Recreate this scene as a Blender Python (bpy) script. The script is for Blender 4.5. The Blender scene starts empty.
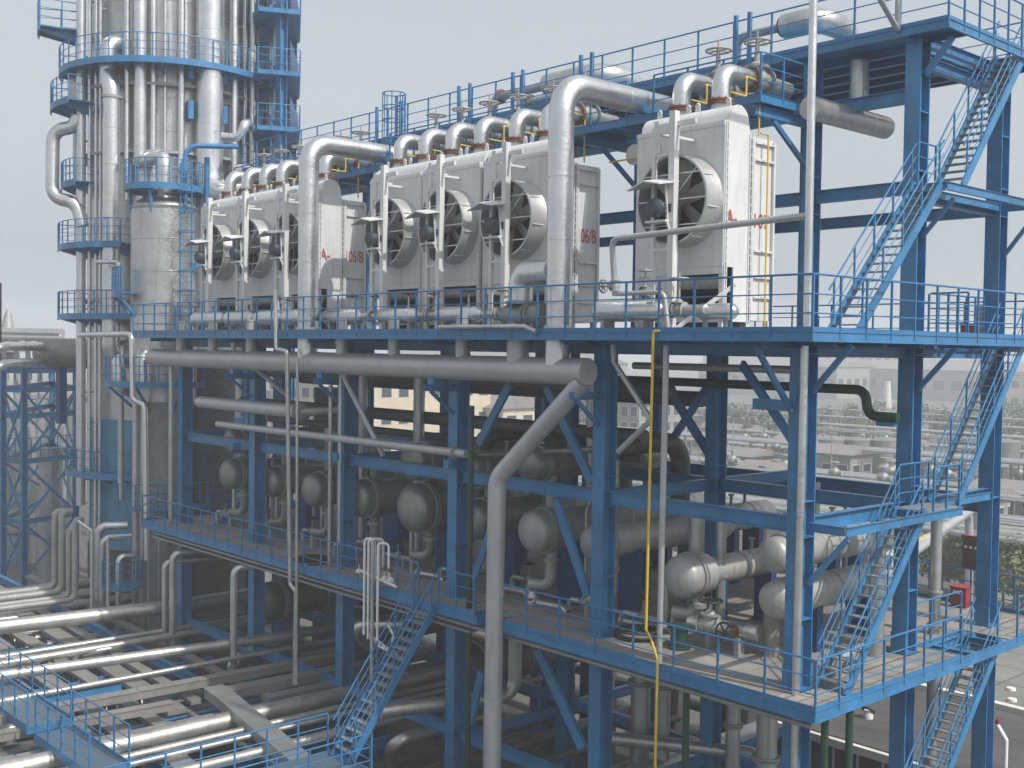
import bpy, math, random
from mathutils import Vector as V, Matrix
random.seed(7)
R=math.radians
S=bpy.context.scene
COL=S.collection
PI=math.pi
# ---------------------------------------------------------------- camera
CR=[(0.67264177,0.7398466,0.01341852),(0.03265262,-0.01156056,-0.9993999),(-0.7392475,0.67267626,-0.03193404)]
CX,CY,CZ=V(CR[0]),V(CR[1]),V(CR[2])
CP=V((14.29733946,-21.83200596,-0.40924097)); F=1129.5566
def ray(px,py): return CX*((px-512)/F)+CY*((py-384)/F)+CZ
def at(px,py,ax,v):
    d=ray(px,py); i='XYZ'.index(ax); return CP+d*((v-CP[i])/d[i])
def atd(px,py,depth): return CP+ray(px,py)*depth
cam=bpy.data.cameras.new('camera'); co=bpy.data.objects.new('camera',cam); COL.objects.link(co)
x,y,z=CX.normalized(),-CY.normalized(),-CZ.normalized()
co.matrix_world=Matrix(((x.x,y.x,z.x,CP.x),(x.y,y.y,z.y,CP.y),(x.z,y.z,z.z,CP.z),(0,0,0,1)))
cam.sensor_width=36; cam.lens=F/1024*36; cam.clip_start=.1; cam.clip_end=6000
S.camera=co
# ---------------------------------------------------------------- light
AZ=8; EL=48
sd=V((math.cos(R(AZ))*math.cos(R(EL)),math.sin(R(AZ))*math.cos(R(EL)),math.sin(R(EL))))
sun=bpy.data.lights.new('sun','SUN'); sun.energy=2.8; sun.angle=R(.6); sun.color=(1,.95,.87)
so=bpy.data.objects.new('sun',sun); COL.objects.link(so); so.rotation_euler=sd.to_track_quat('Z','Y').to_euler(); so.location=(30,0,40)
w=bpy.data.worlds.new('World'); S.world=w; w.use_nodes=True
nt=w.node_tree; bg=nt.nodes['Background']
sky=nt.nodes.new('ShaderNodeTexSky'); sky.sky_type='NISHITA'; sky.sun_disc=False
sky.sun_elevation=R(EL); sky.sun_rotation=R(90-AZ); sky.dust_density=6; sky.air_density=1.0; sky.ozone_density=1
hs=nt.nodes.new('ShaderNodeHueSaturation'); hs.inputs['Saturation'].default_value=.28
nt.links.new(sky.outputs[0],hs.inputs['Color'])
ov=nt.nodes.new('ShaderNodeMix'); ov.data_type='RGBA'; ov.inputs[0].default_value=.6; ov.inputs[7].default_value=(2.85,3.18,3.5,1)   # thin even overcast veil
tc=nt.nodes.new('ShaderNodeTexCoord'); cn=nt.nodes.new('ShaderNodeTexNoise'); cn.inputs['Scale'].default_value=2.2; cn.inputs['Detail'].default_value=5; cn.inputs['Roughness'].default_value=.55
cm=nt.nodes.new('ShaderNodeMapping'); cm.inputs['Scale'].default_value=(1,1,3.2); nt.links.new(tc.outputs['Generated'],cm.inputs[0]); nt.links.new(cm.outputs[0],cn.inputs['Vector'])
cr_=nt.nodes.new('ShaderNodeMapRange'); cr_.inputs[1].default_value=.3; cr_.inputs[2].default_value=.7; cr_.inputs[3].default_value=.5; cr_.inputs[4].default_value=.74; nt.links.new(cn.outputs['Fac'],cr_.inputs[0]); nt.links.new(cr_.outputs[0],ov.inputs[0])
nt.links.new(hs.outputs[0],ov.inputs[6]); nt.links.new(ov.outputs[2],bg.inputs[0]); bg.inputs[1].default_value=.15
S.view_settings.view_transform='Standard'; S.view_settings.look='None'; S.view_settings.gamma=1; S.view_settings.exposure=0.42
try: S.view_settings.use_curve_mapping=False
except Exception: pass
S.cycles.max_bounces=6; S.cycles.volume_bounces=1; S.cycles.use_denoising=True
# ---------------------------------------------------------------- materials
def mat(name,col,rough=.5,metal=0.,var=.12,scale=1.5,bump=0.,streak=0.,rust=0.,col2=None,spec=.5,vz=1.,grid=None):
    m=bpy.data.materials.new(name); m.use_nodes=True; n=m.node_tree.nodes; l=m.node_tree.links
    b=n['Principled BSDF']; b.inputs['Roughness'].default_value=rough; b.inputs['Metallic'].default_value=metal
    b.inputs['Specular IOR Level'].default_value=spec
    geo=n.new('ShaderNodeNewGeometry'); mp=n.new('ShaderNodeMapping'); mp.inputs['Scale'].default_value=(1,1,vz)
    l.new(geo.outputs['Position'],mp.inputs['Vector'])
    no=n.new('ShaderNodeTexNoise'); no.inputs['Scale'].default_value=scale; no.inputs['Detail'].default_value=6; no.inputs['Roughness'].default_value=.62
    l.new(mp.outputs[0],no.inputs['Vector'])
    mx=n.new('ShaderNodeMix'); mx.data_type='RGBA'
    c=V(col); c2=V(col2) if col2 else None
    mx.inputs[6].default_value=(*(c*(1-var)),1); mx.inputs[7].default_value=(*((c2 if c2 else c*(1+var))),1)
    rp=n.new('ShaderNodeMapRange'); rp.inputs[1].default_value=.3; rp.inputs[2].default_value=.7
    l.new(no.outputs['Fac'],rp.inputs[0]); l.new(rp.outputs[0],mx.inputs[0]); out=mx.outputs[2]
    if streak:
        m2=n.new('ShaderNodeMapping'); m2.inputs['Scale'].default_value=(5,5,.35); l.new(geo.outputs['Position'],m2.inputs['Vector'])
        n2=n.new('ShaderNodeTexNoise'); n2.inputs['Scale'].default_value=2.2; n2.inputs['Detail'].default_value=4; l.new(m2.outputs[0],n2.inputs['Vector'])
        r2=n.new('ShaderNodeMapRange'); r2.inputs[1].default_value=.5; r2.inputs[2].default_value=.78; r2.inputs[4].default_value=streak; l.new(n2.outputs['Fac'],r2.inputs[0])
        x2=n.new('ShaderNodeMix'); x2.data_type='RGBA'; x2.inputs[7].default_value=(.16,.14,.11,1); l.new(r2.outputs[0],x2.inputs[0]); l.new(out,x2.inputs[6]); out=x2.outputs[2]
    if rust:
        n3=n.new('ShaderNodeTexNoise'); n3.inputs['Scale'].default_value=3.3; n3.inputs['Detail'].default_value=8; n3.inputs['Roughness'].default_value=.7; l.new(geo.outputs['Position'],n3.inputs['Vector'])
        r3=n.new('ShaderNodeMapRange'); r3.inputs[1].default_value=.6; r3.inputs[2].default_value=.72; r3.inputs[4].default_value=rust; l.new(n3.outputs['Fac'],r3.inputs[0])
        x3=n.new('ShaderNodeMix'); x3.data_type='RGBA'; x3.inputs[7].default_value=(.12,.055,.03,1); l.new(r3.outputs[0],x3.inputs[0]); l.new(out,x3.inputs[6]); out=x3.outputs[2]
    if grid:
        bt=n.new('ShaderNodeTexBrick'); bt.offset=.5 if len(grid)>3 else 0.; bt.inputs['Scale'].default_value=1; bt.inputs['Brick Width'].default_value=grid[0]; bt.inputs['Row Height'].default_value=grid[1]; bt.inputs['Mortar Size'].default_value=grid[2]
        bt.inputs['Color1'].default_value=(1,1,1,1); bt.inputs['Color2'].default_value=(.86,.86,.86,1); bt.inputs['Mortar'].default_value=(.45,.45,.45,1); l.new(geo.outputs['Position'],bt.inputs['Vector'])
        xg=n.new('ShaderNodeMix'); xg.data_type='RGBA'; xg.blend_type='MULTIPLY'; xg.inputs[0].default_value=1; l.new(out,xg.inputs[6]); l.new(bt.outputs['Color'],xg.inputs[7]); out=xg.outputs[2]
    l.new(out,b.inputs['Base Color'])
    rr=n.new('ShaderNodeMapRange'); rr.inputs[3].default_value=max(.05,rough-.1); rr.inputs[4].default_value=min(1,rough+.14); l.new(no.outputs['Fac'],rr.inputs[0]); l.new(rr.outputs[0],b.inputs['Roughness'])
    if bump:
        nb=n.new('ShaderNodeTexNoise'); nb.inputs['Scale'].default_value=7; nb.inputs['Detail'].default_value=3; l.new(geo.outputs['Position'],nb.inputs['Vector'])
        bp=n.new('ShaderNodeBump'); bp.inputs['Strength'].default_value=bump; bp.inputs['Distance'].default_value=.03; l.new(nb.outputs['Fac'],bp.inputs['Height']); l.new(bp.outputs[0],b.inputs['Normal'])
    return m
BLUE=mat('blue_paint',(.03,.175,.37),.38,0,.26,1.3,0,.34,.5)
BLUER=mat('blue_rail_paint',(.03,.158,.345),.4,0,.12,2.)
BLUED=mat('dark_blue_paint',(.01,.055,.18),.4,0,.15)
TEAL=mat('pale_blue_paint',(.07,.24,.38),.5,0,.2,.8,0,.3)
CLAD=mat('aluminium_cladding',(.66,.67,.675),.28,.9,.12,.9,.35,.16)
CLADM=mat('dull_aluminium_cladding',(.49,.505,.5),.35,.78,.16,1.2,.4,.3)
SILV=mat('silver_paint',(.44,.455,.47),.4,.4,.1,.9,.1,.18)
WHITE=mat('pale_grey_panel_paint',(.62,.635,.64),.45,0.05,.07,1.2,.06,.22)
GREYP=mat('grey_equipment_paint',(.30,.31,.30),.5,.2,.2,1.5,.15,.3)
GREYD=mat('dirty_grey_insulation',(.25,.26,.25),.42,.5,.22,1.6,.3,.4)
EXCH=mat('exchanger_jacket',(.40,.41,.40),.5,.35,.16,1.3,.25,.3)
CLADR=mat('weathered_pipe_jacket',(.52,.52,.50),.42,.8,.16,1.1,.3,.25)
GREYSHADE=mat('shade_darkened_jacket',(.10,.105,.10),.5,.4,.3,1.6,.3,.4)  # grey jacket darkened so the under-deck shade sits in its colour
RUST=mat('rusty_flange',(.17,.075,.04),.75,.1,.35,6)
YELL=mat('yellow_pipe_paint',(.62,.42,.03),.45,0,.12,3)
GREEN=mat('dark_green_pipe_paint',(.012,.05,.03),.4,0,.2,2)
DARK=mat('dark_interior_steel',(.035,.037,.04),.6,.2,.3,3)
MOTOR=mat('blue_grey_motor_paint',(.045,.065,.08),.45,.1,.2,4)
RED=mat('red_paint',(.27,.025,.03),.4,0,.15,3)
CONC=mat('concrete_deck',(.27,.255,.235),.85,0,.25,.7,.2,.35,.25,grid=(1.5,1.0,.012))
GRATE=mat('dusty_floor_plate',(.26,.27,.275),.6,.2,.25,1.4,.2)
TRAY=mat('weathered_tray_cover',(.25,.24,.225),.55,.2,.2,.8,.15,.3)
TRAYG=mat('galvanised_tray_cover',(.28,.29,.295),.45,.45,.15,.9,.15,.2)
BRICK=mat('brown_brick',(.085,.05,.033),.85,0,.35,2.5,.4)
RUBB=mat('black_rubber',(.02,.02,.02),.6)
WLAB=mat('white_enamel',(.75,.75,.73),.4,0,.05)
# ---------------------------------------------------------------- mesh builder
def frame(d,up=None):
    d=d.normalized(); u=V((0,0,1)) if up is None else V(up)
    if abs(d.dot(u))>.98: u=V((0,1,0)) if abs(d.y)<.9 else V((1,0,0))
    s=d.cross(u).normalized(); return d,s,s.cross(d).normalized()
class MB:
    def __init__(s): s.v=[]; s.f=[]
    def add(s,vs,fs):
        o=len(s.v); s.v+= [V(a) for a in vs]; s.f+=[tuple(i+o for i in f) for f in fs]; return s
    def box(s,x0,x1,y0,y1,z0,z1):
        return s.add([(x0,y0,z0),(x1,y0,z0),(x1,y1,z0),(x0,y1,z0),(x0,y0,z1),(x1,y0,z1),(x1,y1,z1),(x0,y1,z1)],
            [(0,3,2,1),(4,5,6,7),(0,1,5,4),(1,2,6,5),(2,3,7,6),(3,0,4,7)])
    def bar(s,p,q,w,h,up=None):
        p=V(p);q=V(q); d,a,b=frame(q-p,up); a*=w/2;b*=h/2
        vs=[p-a-b,p+a-b,p+a+b,p-a+b,q-a-b,q+a-b,q+a+b,q-a+b]
        return s.add(vs,[(0,1,2,3),(7,6,5,4),(0,4,5,1),(1,5,6,2),(2,6,7,3),(3,7,4,0)])
    def ibeam(s,p,q,b,h,t=.02,up=None):
        p=V(p);q=V(q); d,a,u=frame(q-p,up)
        o=[(-b/2,-h/2),(b/2,-h/2),(b/2,-h/2+t),(t/2,-h/2+t),(t/2,h/2-t),(b/2,h/2-t),(b/2,h/2),(-b/2,h/2),(-b/2,h/2-t),(-t/2,h/2-t),(-t/2,-h/2+t),(-b/2,-h/2+t)]
        n=12; vs=[p+a*x+u*y for x,y in o]+[q+a*x+u*y for x,y in o]
        fs=[(i,i+n,(i+1)%n+n,(i+1)%n) for i in range(n)]
        for k in (0,n):
            c=[(0,1,2,11),(11,2,3,10),(10,3,4,9),(9,4,5,8),(8,5,6,7)]
            fs+=[tuple(i+k for i in (f if k else f[::-1])) for f in c]
        return s.add(vs,fs)
    def rings(s,rs,seg,cap0=True,cap1=True):
        o=len(s.v)
        for c,a,b,r in rs:
            for i in range(seg):
                t=2*PI*i/seg; s.v.append(c+(a*math.cos(t)+b*math.sin(t))*r)
        for k in range(len(rs)-1):
            for i in range(seg):
                j=(i+1)%seg; s.f.append((o+k*seg+i,o+k*seg+j,o+(k+1)*seg+j,o+(k+1)*seg+i))
        if cap0: s.f.append(tuple(o+i for i in range(seg))[::-1])
        if cap1: s.f.append(tuple(o+(len(rs)-1)*seg+i for i in range(seg)))
        return s
    def tube(s,pts,r,bend=None,seg=12,seam=0,bs=6,caps=True):
        pts=[V(p) for p in pts]; bend=2.2*r if bend is None else bend
        path=[pts[0]]
        for i in range(1,len(pts)-1):
            a,b,c=pts[i-1],pts[i],pts[i+1]; u=(a-b);w_=(c-b); lu,lw=u.length,w_.length; u.normalize();w_.normalize()
            ang=u.angle(w_)
            if ang>PI-.03: path.append(b); continue
            t=min(bend/math.tan(ang/2),lu*.49,lw*.49); rr=t*math.tan(ang/2); cen=b+(u+w_).normalized()*(rr/math.sin(ang/2))
            s0=(b+u*t)-cen; s1=(b+w_*t)-cen; tot=s0.angle(s1); ax=s0.cross(s1).normalized()
            for k in range(bs+1): path.append(cen+Matrix.Rotation(tot*k/bs,3,ax)@s0)
        path.append(pts[-1])
        d,a,b=frame(path[1]-path[0]); rs=[]; n=len(path)
        for i,p in enumerate(path):
            if 0<i<n-1: d2=((path[i+1]-p).normalized()+(p-path[i-1]).normalized()).normalized()
            elif i==0: d2=(path[1]-p).normalized()
            else: d2=(p-path[i-1]).normalized()
            if d.cross(d2).length>1e-6:
                q=d.rotation_difference(d2); a=q@a; b=q@b
            d=d2
            if seam and i and (p-path[i-1]).length>seam*1.4:
                q0=path[i-1]; L=(p-q0).length; m=int(L/seam)
                for k in range(1,m):
                    c=q0+(p-q0)*(k/m); dd=(p-q0).normalized()
                    aa,bb=(rs[-1][1],rs[-1][2]); e=.018+.06*r
                    # keep the ring square to the straight run
                    aa=(aa-dd*aa.dot(dd)).normalized(); bb=dd.cross(aa)
                    if bb.dot(rs[-1][2])<0: bb=-bb
                    rs+= [(c-dd*e,aa,bb,r),(c-dd*(e-.004),aa,bb,r+.013),(c+dd*(e-.004),aa,bb,r+.013),(c+dd*e,aa,bb,r)]
            rs.append((p,a.copy(),b.copy(),r))
        return s.rings(rs,seg,caps,caps)
    def lathe(s,o,d,prof,seg=24,cap0=True,cap1=True):
        o=V(o); d,a,b=frame(V(d)); return s.rings([(o+d*t,a,b,max(r,.0005)) for t,r in prof],seg,cap0,cap1)
    def torus(s,o,d,rr,r,seg=20,ms=6,arc=1.,rot=0):
        o=V(o); d,a,b=frame(V(d)); oo=len(s.v); n=seg if arc>=1 else seg+1
        for i in range(n):
            t=2*PI*arc*i/seg+rot; e=a*math.cos(t)+b*math.sin(t)
            for k in range(ms):
                u=2*PI*k/ms; s.v.append(o+e*(rr+r*math.cos(u))+d*(r*math.sin(u)))
        for i in range(seg if arc>=1 else seg):
            j=(i+1)%n
            for k in range(ms):
                m=(k+1)%ms; s.f.append((oo+i*ms+k,oo+j*ms+k,oo+j*ms+m,oo+i*ms+m))
        return s
    def prism(s,poly,ext):
        poly=[V(p) for p in poly]; e=V(ext); n=len(poly)
        return s.add(poly+[p+e for p in poly],[tuple(range(n))[::-1],tuple(range(n,2*n))]+[(i,(i+1)%n,(i+1)%n+n,i+n) for i in range(n)])
    def sector(s,c,r0,r1,z0,z1,a0,a1,n=24):
        c=V(c); vs=[]; fs=[]
        for i in range(n+1):
            t=a0+(a1-a0)*i/n; e=V((math.cos(t),math.sin(t),0))
            for r,zz in ((r0,z0),(r1,z0),(r1,z1),(r0,z1)): vs.append(V((c.x,c.y,0))+e*r+V((0,0,zz)))
        for i in range(n):
            for k in range(4): fs.append((4*i+k,4*i+(k+1)%4,4*(i+1)+(k+1)%4,4*(i+1)+k))
        fs+=[(0,1,2,3),(4*n+3,4*n+2,4*n+1,4*n)]
        return s.add(vs,fs)
WL={}
def build(mb,name,m,parent=None,smooth=True,loc=None):
    me=bpy.data.meshes.new(name)
    mn=[min(v[i] for v in mb.v) for i in range(3)]; mxx=[max(v[i] for v in mb.v) for i in range(3)]
    c=V(((mn[0]+mxx[0])/2,(mn[1]+mxx[1])/2,mn[2])) if loc is None else V(loc)
    me.from_pydata([tuple(v-c) for v in mb.v],[],mb.f); me.update()
    if smooth:
        me.polygons.foreach_set('use_smooth',[True]*len(me.polygons)); me.set_sharp_from_angle(angle=R(38))
    me.materials.append(m)
    o=bpy.data.objects.new(name,me); COL.objects.link(o); WL[o]=c
    o.location=c-(WL[parent] if parent else V())
    if parent: o.parent=parent
    return o
def tag(o,label,cat,group=None,kind=None):
    o['label']=label; o['category']=cat
    if group: o['group']=group
    if kind: o['kind']=kind
    return o
def thing(name,label,cat,loc,group=None):
    o=bpy.data.objects.new(name,None); COL.objects.link(o); o.location=loc; o.empty_display_size=.3; WL[o]=V(loc)
    return tag(o,label,cat,group)
def one(mb,name,m,label,cat,group=None,kind=None,smooth=True):
    return tag(build(mb,name,m,None,smooth),label,cat,group,kind)
def part(name,m,parent,fn,smooth=True):
    mb=MB(); fn(mb); return build(mb,name,m,parent,smooth)
def dup(o,delta=V(),parent=None,label=None):
    c=o.copy(); COL.objects.link(c); WL[c]=WL[o]+delta
    if parent: c.parent=parent
    else: c.location=o.location+delta
    if label: c['label']=label
    for ch in [k for k in list(WL) if k.parent==o]: dup(ch,delta,c)
    return c
ORD=['first','second','third','fourth','fifth','sixth','seventh','eighth','ninth','tenth','eleventh','twelfth']
# ---------------------------------------------------------------- railings and stairs
PIPE_MESH={}
def railing(label,pts,h=1.12,sp=1.0,toe=True,group=None,m=None,mids=(.37,.74),ends=(True,True),post=.045,name='railing',parent=None):
    m=m or BLUER; pts=[V(p) for p in pts]
    if parent is None: t=thing(name,label,'railing',pts[0],group)
    else:
        t=bpy.data.objects.new(name,None); COL.objects.link(t); t.parent=parent; t.location=pts[0]-WL[parent]; WL[t]=pts[0]
    up=V((0,0,h))
    part('top_rail',m,t,lambda b:b.tube([p+up for p in pts],.024,.12,8,bs=4))
    for z_ in mids: part('mid_rail',m,t,lambda b:b.tube([p+V((0,0,h*z_/1.12)) for p in pts],.016,.1,6,bs=3))
    if toe:
        def f(b):
            for p,q in zip(pts,pts[1:]): b.bar(p+V((0,0,.06)),q+V((0,0,.06)),.008,.11)
        part('toe_board',m,t,f,False)
    key=(round(h,2),post)
    if key not in PIPE_MESH:
        b=MB(); b.bar((0,0,-.12),(0,0,h-.01),post,post,(0,1,0)); me=bpy.data.meshes.new('post'); me.from_pydata([tuple(v) for v in b.v],[],b.f); me.update(); me.materials.append(m); PIPE_MESH[key]=me
    done=[]
    for p,q in zip(pts,pts[1:]):
        n=max(1,round((q-p).length/sp))
        for k in range(n+1): 
            c=p+(q-p)*(k/n)
            if any((c-d).length<.05 for d in done): continue
            if (c-pts[0]).length<.05 and not ends[0]: continue
            if (c-pts[-1]).length<.05 and not ends[1]: continue
            done.append(c); o=bpy.data.objects.new('post',PIPE_MESH[key]); COL.objects.link(o); o.parent=t; o.location=c-WL[t]; WL[o]=c
    return t
def stair(label,p0,p1,side,width,n=18,group=None,rails=(True,True),m=None,h=1.0,skip=0,tread=None):
    """p0 foot, p1 head (centre lines), side = unit vector across"""
    m=m or BLUE; p0=V(p0);p1=V(p1); s=V(side)*width/2; t=thing('steel_stair',label,'stairs',p0,group)
    d=(p1-p0); 
    for sg in (-1,1): part('stringer',m,t,lambda b:b.bar(p0+s*sg,p1+s*sg,.012 if False else .05,.22),False)
    hor=V((d.x,d.y,0)).normalized()
    tm=None
    for k in range(1,n):
        c=p0+d*(k/n)
        if tm is None:
            b=MB(); b.bar(-s*.96,s*.96,.24,.03); tm=bpy.data.meshes.new('tread'); tm.from_pydata([tuple(v) for v in b.v],[],b.f); tm.update(); tm.materials.append(tread or GRATE)
        o=bpy.data.objects.new('tread',tm); COL.objects.link(o); o.parent=t; o.location=c-p0; WL[o]=c
    for sg,on in zip((-1,1),rails):
        if not on: continue
        q0=p0+s*sg; q1=p1+s*sg
        part('handrail',m,t,lambda b:b.tube([q0+V((0,0,h)),q1+V((0,0,h))],.022,seg=8))
        for zz in (.36,.68): part('mid_rail',m,t,lambda b:b.tube([q0+V((0,0,h*zz)),q1+V((0,0,h*zz))],.014,seg=6))
        np_=5
        for k in range(np_):
            c=q0+(q1-q0)*((k+.25)/(np_-.5)); part('post',m,t,lambda b:b.bar(c+V((0,0,-.1)),c+V((0,0,h)),.04,.04,(0,1,0)),False)
    return t
# ================================================================ main frame
G=-16.5; BAY=6.03; RY=[0,4.75,9.3]; LXE=-31.7; XE=1.23
def column(label,x,y,z0,z1,b=.42,h=.48,group=None,stiff=(),foot=None,name='steel_column'):
    t=thing(name,label,'column',(x,y,z0),group)
    part('shaft',BLUE,t,lambda q:q.ibeam((x,y,z0),(x,y,z1),b,h,.03,(0,1,0)),False)
    def st(q,z): 
        for sg in (-1,1): q.box(min(sg*.016,sg*b*.48)+x,max(sg*.016,sg*b*.48)+x,y-h/2+.031,y+h/2-.031,z-.012,z+.012)
    for z in stiff: part('stiffener',BLUE,t,lambda q:st(q,z),False)
    if foot is not None:
        def ft(q):
            q.box(x-b*.62,x+b*.62,y-h*.62,y+h*.62,foot,foot+.03)
            for sg in (-1,1):
                q.prism([(x-b/2-.1*0,y+sg*(h/2+.002),foot+.031),(x+b/2,y+sg*(h/2+.002),foot+.031),(x+b/2,y+sg*(h/2+.002),foot+.55),(x-b/2,y+sg*(h/2+.002),foot+.55)],(0,sg*.05,0))
        part('foot_plate',BLUE,t,ft,False)
    return t
RN=['front','middle','back']
def endname(i): return ['nearest the stairs','second from the stairs','third from the stairs','fourth from the stairs','fifth from the stairs','sixth from the stairs'][i]
for r in range(3):
    for i in range(6):
        top=-.2
        if r==2 or (r==1 and i==0): top=7.38
        st=(-.45,-3.75,-4.55,-6.4,-8.5,-12.2) if r<2 else (-.45,-4.4,-8.5)
        if top>0: st=st+(3.4,4.15,5.6,6.6)
        column('blue steel column of the %s row, %s'%(RN[r],endname(i)),-BAY*i,RY[r],G,top,group='columns of the blue frame',stiff=st,foot=-8.0 if r<2 else -8.0)
for k in range(3):
    column('short blue column on upper deck behind %s'%['the right hand single cooler','the middle trio of coolers','the gap left of the middle coolers'][k],-3.0-BAY*k,4.75,0.03,7.38,.34,.42,'short columns on the upper deck',(3.3,4.3,5.7),.03)
# ---- decks
def deck(name,label,z,rects,edges,joists,mfloor,ch=.2,beamh=.42):
    t=thing(name,label,'platform',(rects[0][0],rects[0][2],z-ch))
    for a in rects: part('floor_plate',mfloor,t,lambda q:q.box(a[0],a[1],a[2],a[3],z-.03,z),False)
    for p,q_ in edges:
        p=V((p[0],p[1],z-ch/2+.012)); q_=V((q_[0],q_[1],z-ch/2+.012))
        part('edge_channel',BLUE,t,lambda q:(q.bar(p,q_,.012,ch),q.bar(p+V((0,0,-ch/2)),q_+V((0,0,-ch/2)),.07,.014),q.bar(p+V((0,0,ch/2)),q_+V((0,0,ch/2)),.06,.012)),False)
    for p,q_,h in joists:
        part('joist',BLUE,t,lambda q:q.ibeam(V((p[0],p[1],z-.035-h/2)),V((q_[0],q_[1],z-.035-h/2)),.16,h,.015),False)
    return t
# upper deck (z 0) with a stair opening near the far right corner
E0,E1=5.9,9.0   # opening along Y, X -.1..1.1
jo=[((-BAY*i,-1.55),(-BAY*i,11.2),.30) for i in range(6)]+[((-BAY*i-3.0,-1.55),(-BAY*i-3.0,11.2),.22) for i in range(5)]
jo+=[((LXE+.1,y),(XE-.1,y),.24) for y in (-.55,1.5,3.1,6.2,7.8)]
deck('upper_deck','long blue edged upper deck carrying the coolers',0.0,[(LXE,-.15,-1.6,11.3),(-.15,XE,-1.6,E0),(-.15,XE,E1,11.3)],
  [((XE,-1.6),(LXE,-1.6)),((XE,11.3),(XE,-1.6)),((LXE,-1.6),(LXE,11.3)),((-.15,E0),(XE,E0)),((-.15,E0),(-.15,E1)),((LXE,11.3),(XE,11.3))],jo,GRATE,.2)
# lower deck (z -8)
LZ=-8.0; LY=-1.18; O0,O1=5.6,8.2
jo=[((-BAY*i,LY+.05),(-BAY*i,11.2),.30) for i in range(6)]+[((-BAY*i-3.0,LY+.05),(-BAY*i-3.0,11.2),.22) for i in range(5)]
jo+=[((LXE+.1,y),(XE-.1,y),.24) for y in (1.5,3.1,6.2,7.8)]
PX0,PX1=-9.75,-9.05   # notch for the big riser
deck('lower_deck','concrete floored lower deck carrying the heat exchangers',LZ,[(LXE,PX0,LY,11.3),(PX0,PX1,LY+.75,11.3),(PX1,-.15,LY,11.3),(-.15,XE,LY,O0),(-.15,XE,O1,11.3)],
  [((PX0,LY),(LXE,LY)),((XE,LY),(PX1,LY)),((XE,11.3),(XE,LY)),((LXE,LY),(LXE,11.3)),((-.15,O0),(XE,O0)),((-.15,O0),(-.15,O1)),((PX0,LY),(PX0,LY+.75)),((PX1,LY),(PX1,LY+.75))],jo,CONC,.25)
# top platform (z 7.6)
TZ=7.6; TX=1.05; TYF=4.2
jo=[((-BAY*i,TYF+.05),(-BAY*i,9.75),.26) for i in range(6)]+[((LXE-2,y),(TX-1.5,y),.2) for y in (5.6,6.5,7.4,8.3,9.2)]
deck('top_platform','narrow blue top platform along the roof of the rack',TZ,[(LXE-3,-.45,TYF,9.8),(-.45,TX,TYF,5.2),(-.45,TX,8.6,9.8)],
  [((TX,TYF),(LXE-3,TYF)),((TX,9.8),(TX,TYF)),((-.45,5.2),(-.45,8.6)),((-.45,5.2),(TX,5.2)),((LXE-3,9.8),(TX,9.8))],jo,BLUE,.2)
# ---- beams
def beam(label,p,q,b=.2,h=.36,group='beams of the blue frame',m=None,name='steel_beam'):
    mb=MB(); mb.ibeam(p,q,b,h,.018); return one(mb,name,m or BLUE,label,'beam',group,smooth=False)
hb=.225
BN=['the bay nearest the stairs','second bay from the stairs','third bay from the stairs','fourth bay from the stairs','fifth bay from the stairs']
for r in range(3):
    for i in range(5):
        a,b_=-BAY*i-hb,-BAY*(i+1)+hb; y_=RY[r]
        beam('blue girder under the upper deck, %s row, %s'%(RN[r],BN[i]),(a,y_,-.4),(b_,y_,-.4),.22,.27)
        zz=-4.3 if r<2 else -4.6
        beam('blue mid height beam, %s row, %s'%(RN[r],BN[i]),(a,y_,zz),(b_,y_,zz),.22,.36 if r<2 else .5)
        beam('blue girder under the lower deck, %s row, %s'%(RN[r],BN[i]),(a,y_,-8.55),(b_,y_,-8.55),.22,.4)
        if r<2: beam('blue ground storey beam, %s row, %s'%(RN[r],BN[i]),(a,y_,-12.15),(b_,y_,-12.15),.2,.34)
for i in range(6):
    for r in range(2):
        y0,y1=RY[r]+.255,RY[r+1]-.255; x_=-BAY*i
        for zz,nm,h in ((-4.3,'mid height',.34),(-.4,'upper deck',.25),(-8.58,'lower deck',.38),(-12.4,'ground storey',.34)):
            beam('blue %s cross beam, %s to %s row, %s'%(nm,RN[r],RN[r+1],endname(i)),(x_,y0,zz),(x_,y1,zz),.2,h)
for r in (1,2):
    for k,zz in enumerate((3.75,6.05)):
        for i in range(5):
            if r==2 and k==1: continue
            z2=zz-(.15 if r==2 else 0)
            beam('blue long beam %s, %s row, %s'%(['at cooler fan height','at cooler top height'][k],RN[r],BN[i]),(-BAY*i-hb,RY[r]+(.004 if i else 0),z2),(-BAY*(i+1)+hb,RY[r],z2),.2,.34)
for i,x_ in enumerate((0,)):
    beam('blue cross beam at cooler fan height on the stair end frame',(x_,RY[1]+.255,3.55),(x_,RY[2]-.255,3.55),.2,.3)
    beam('blue cross beam under the top platform on the stair end frame',(x_,RY[1]+.255,6.9),(x_,RY[2]-.255,6.9),.2,.3)
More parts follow.
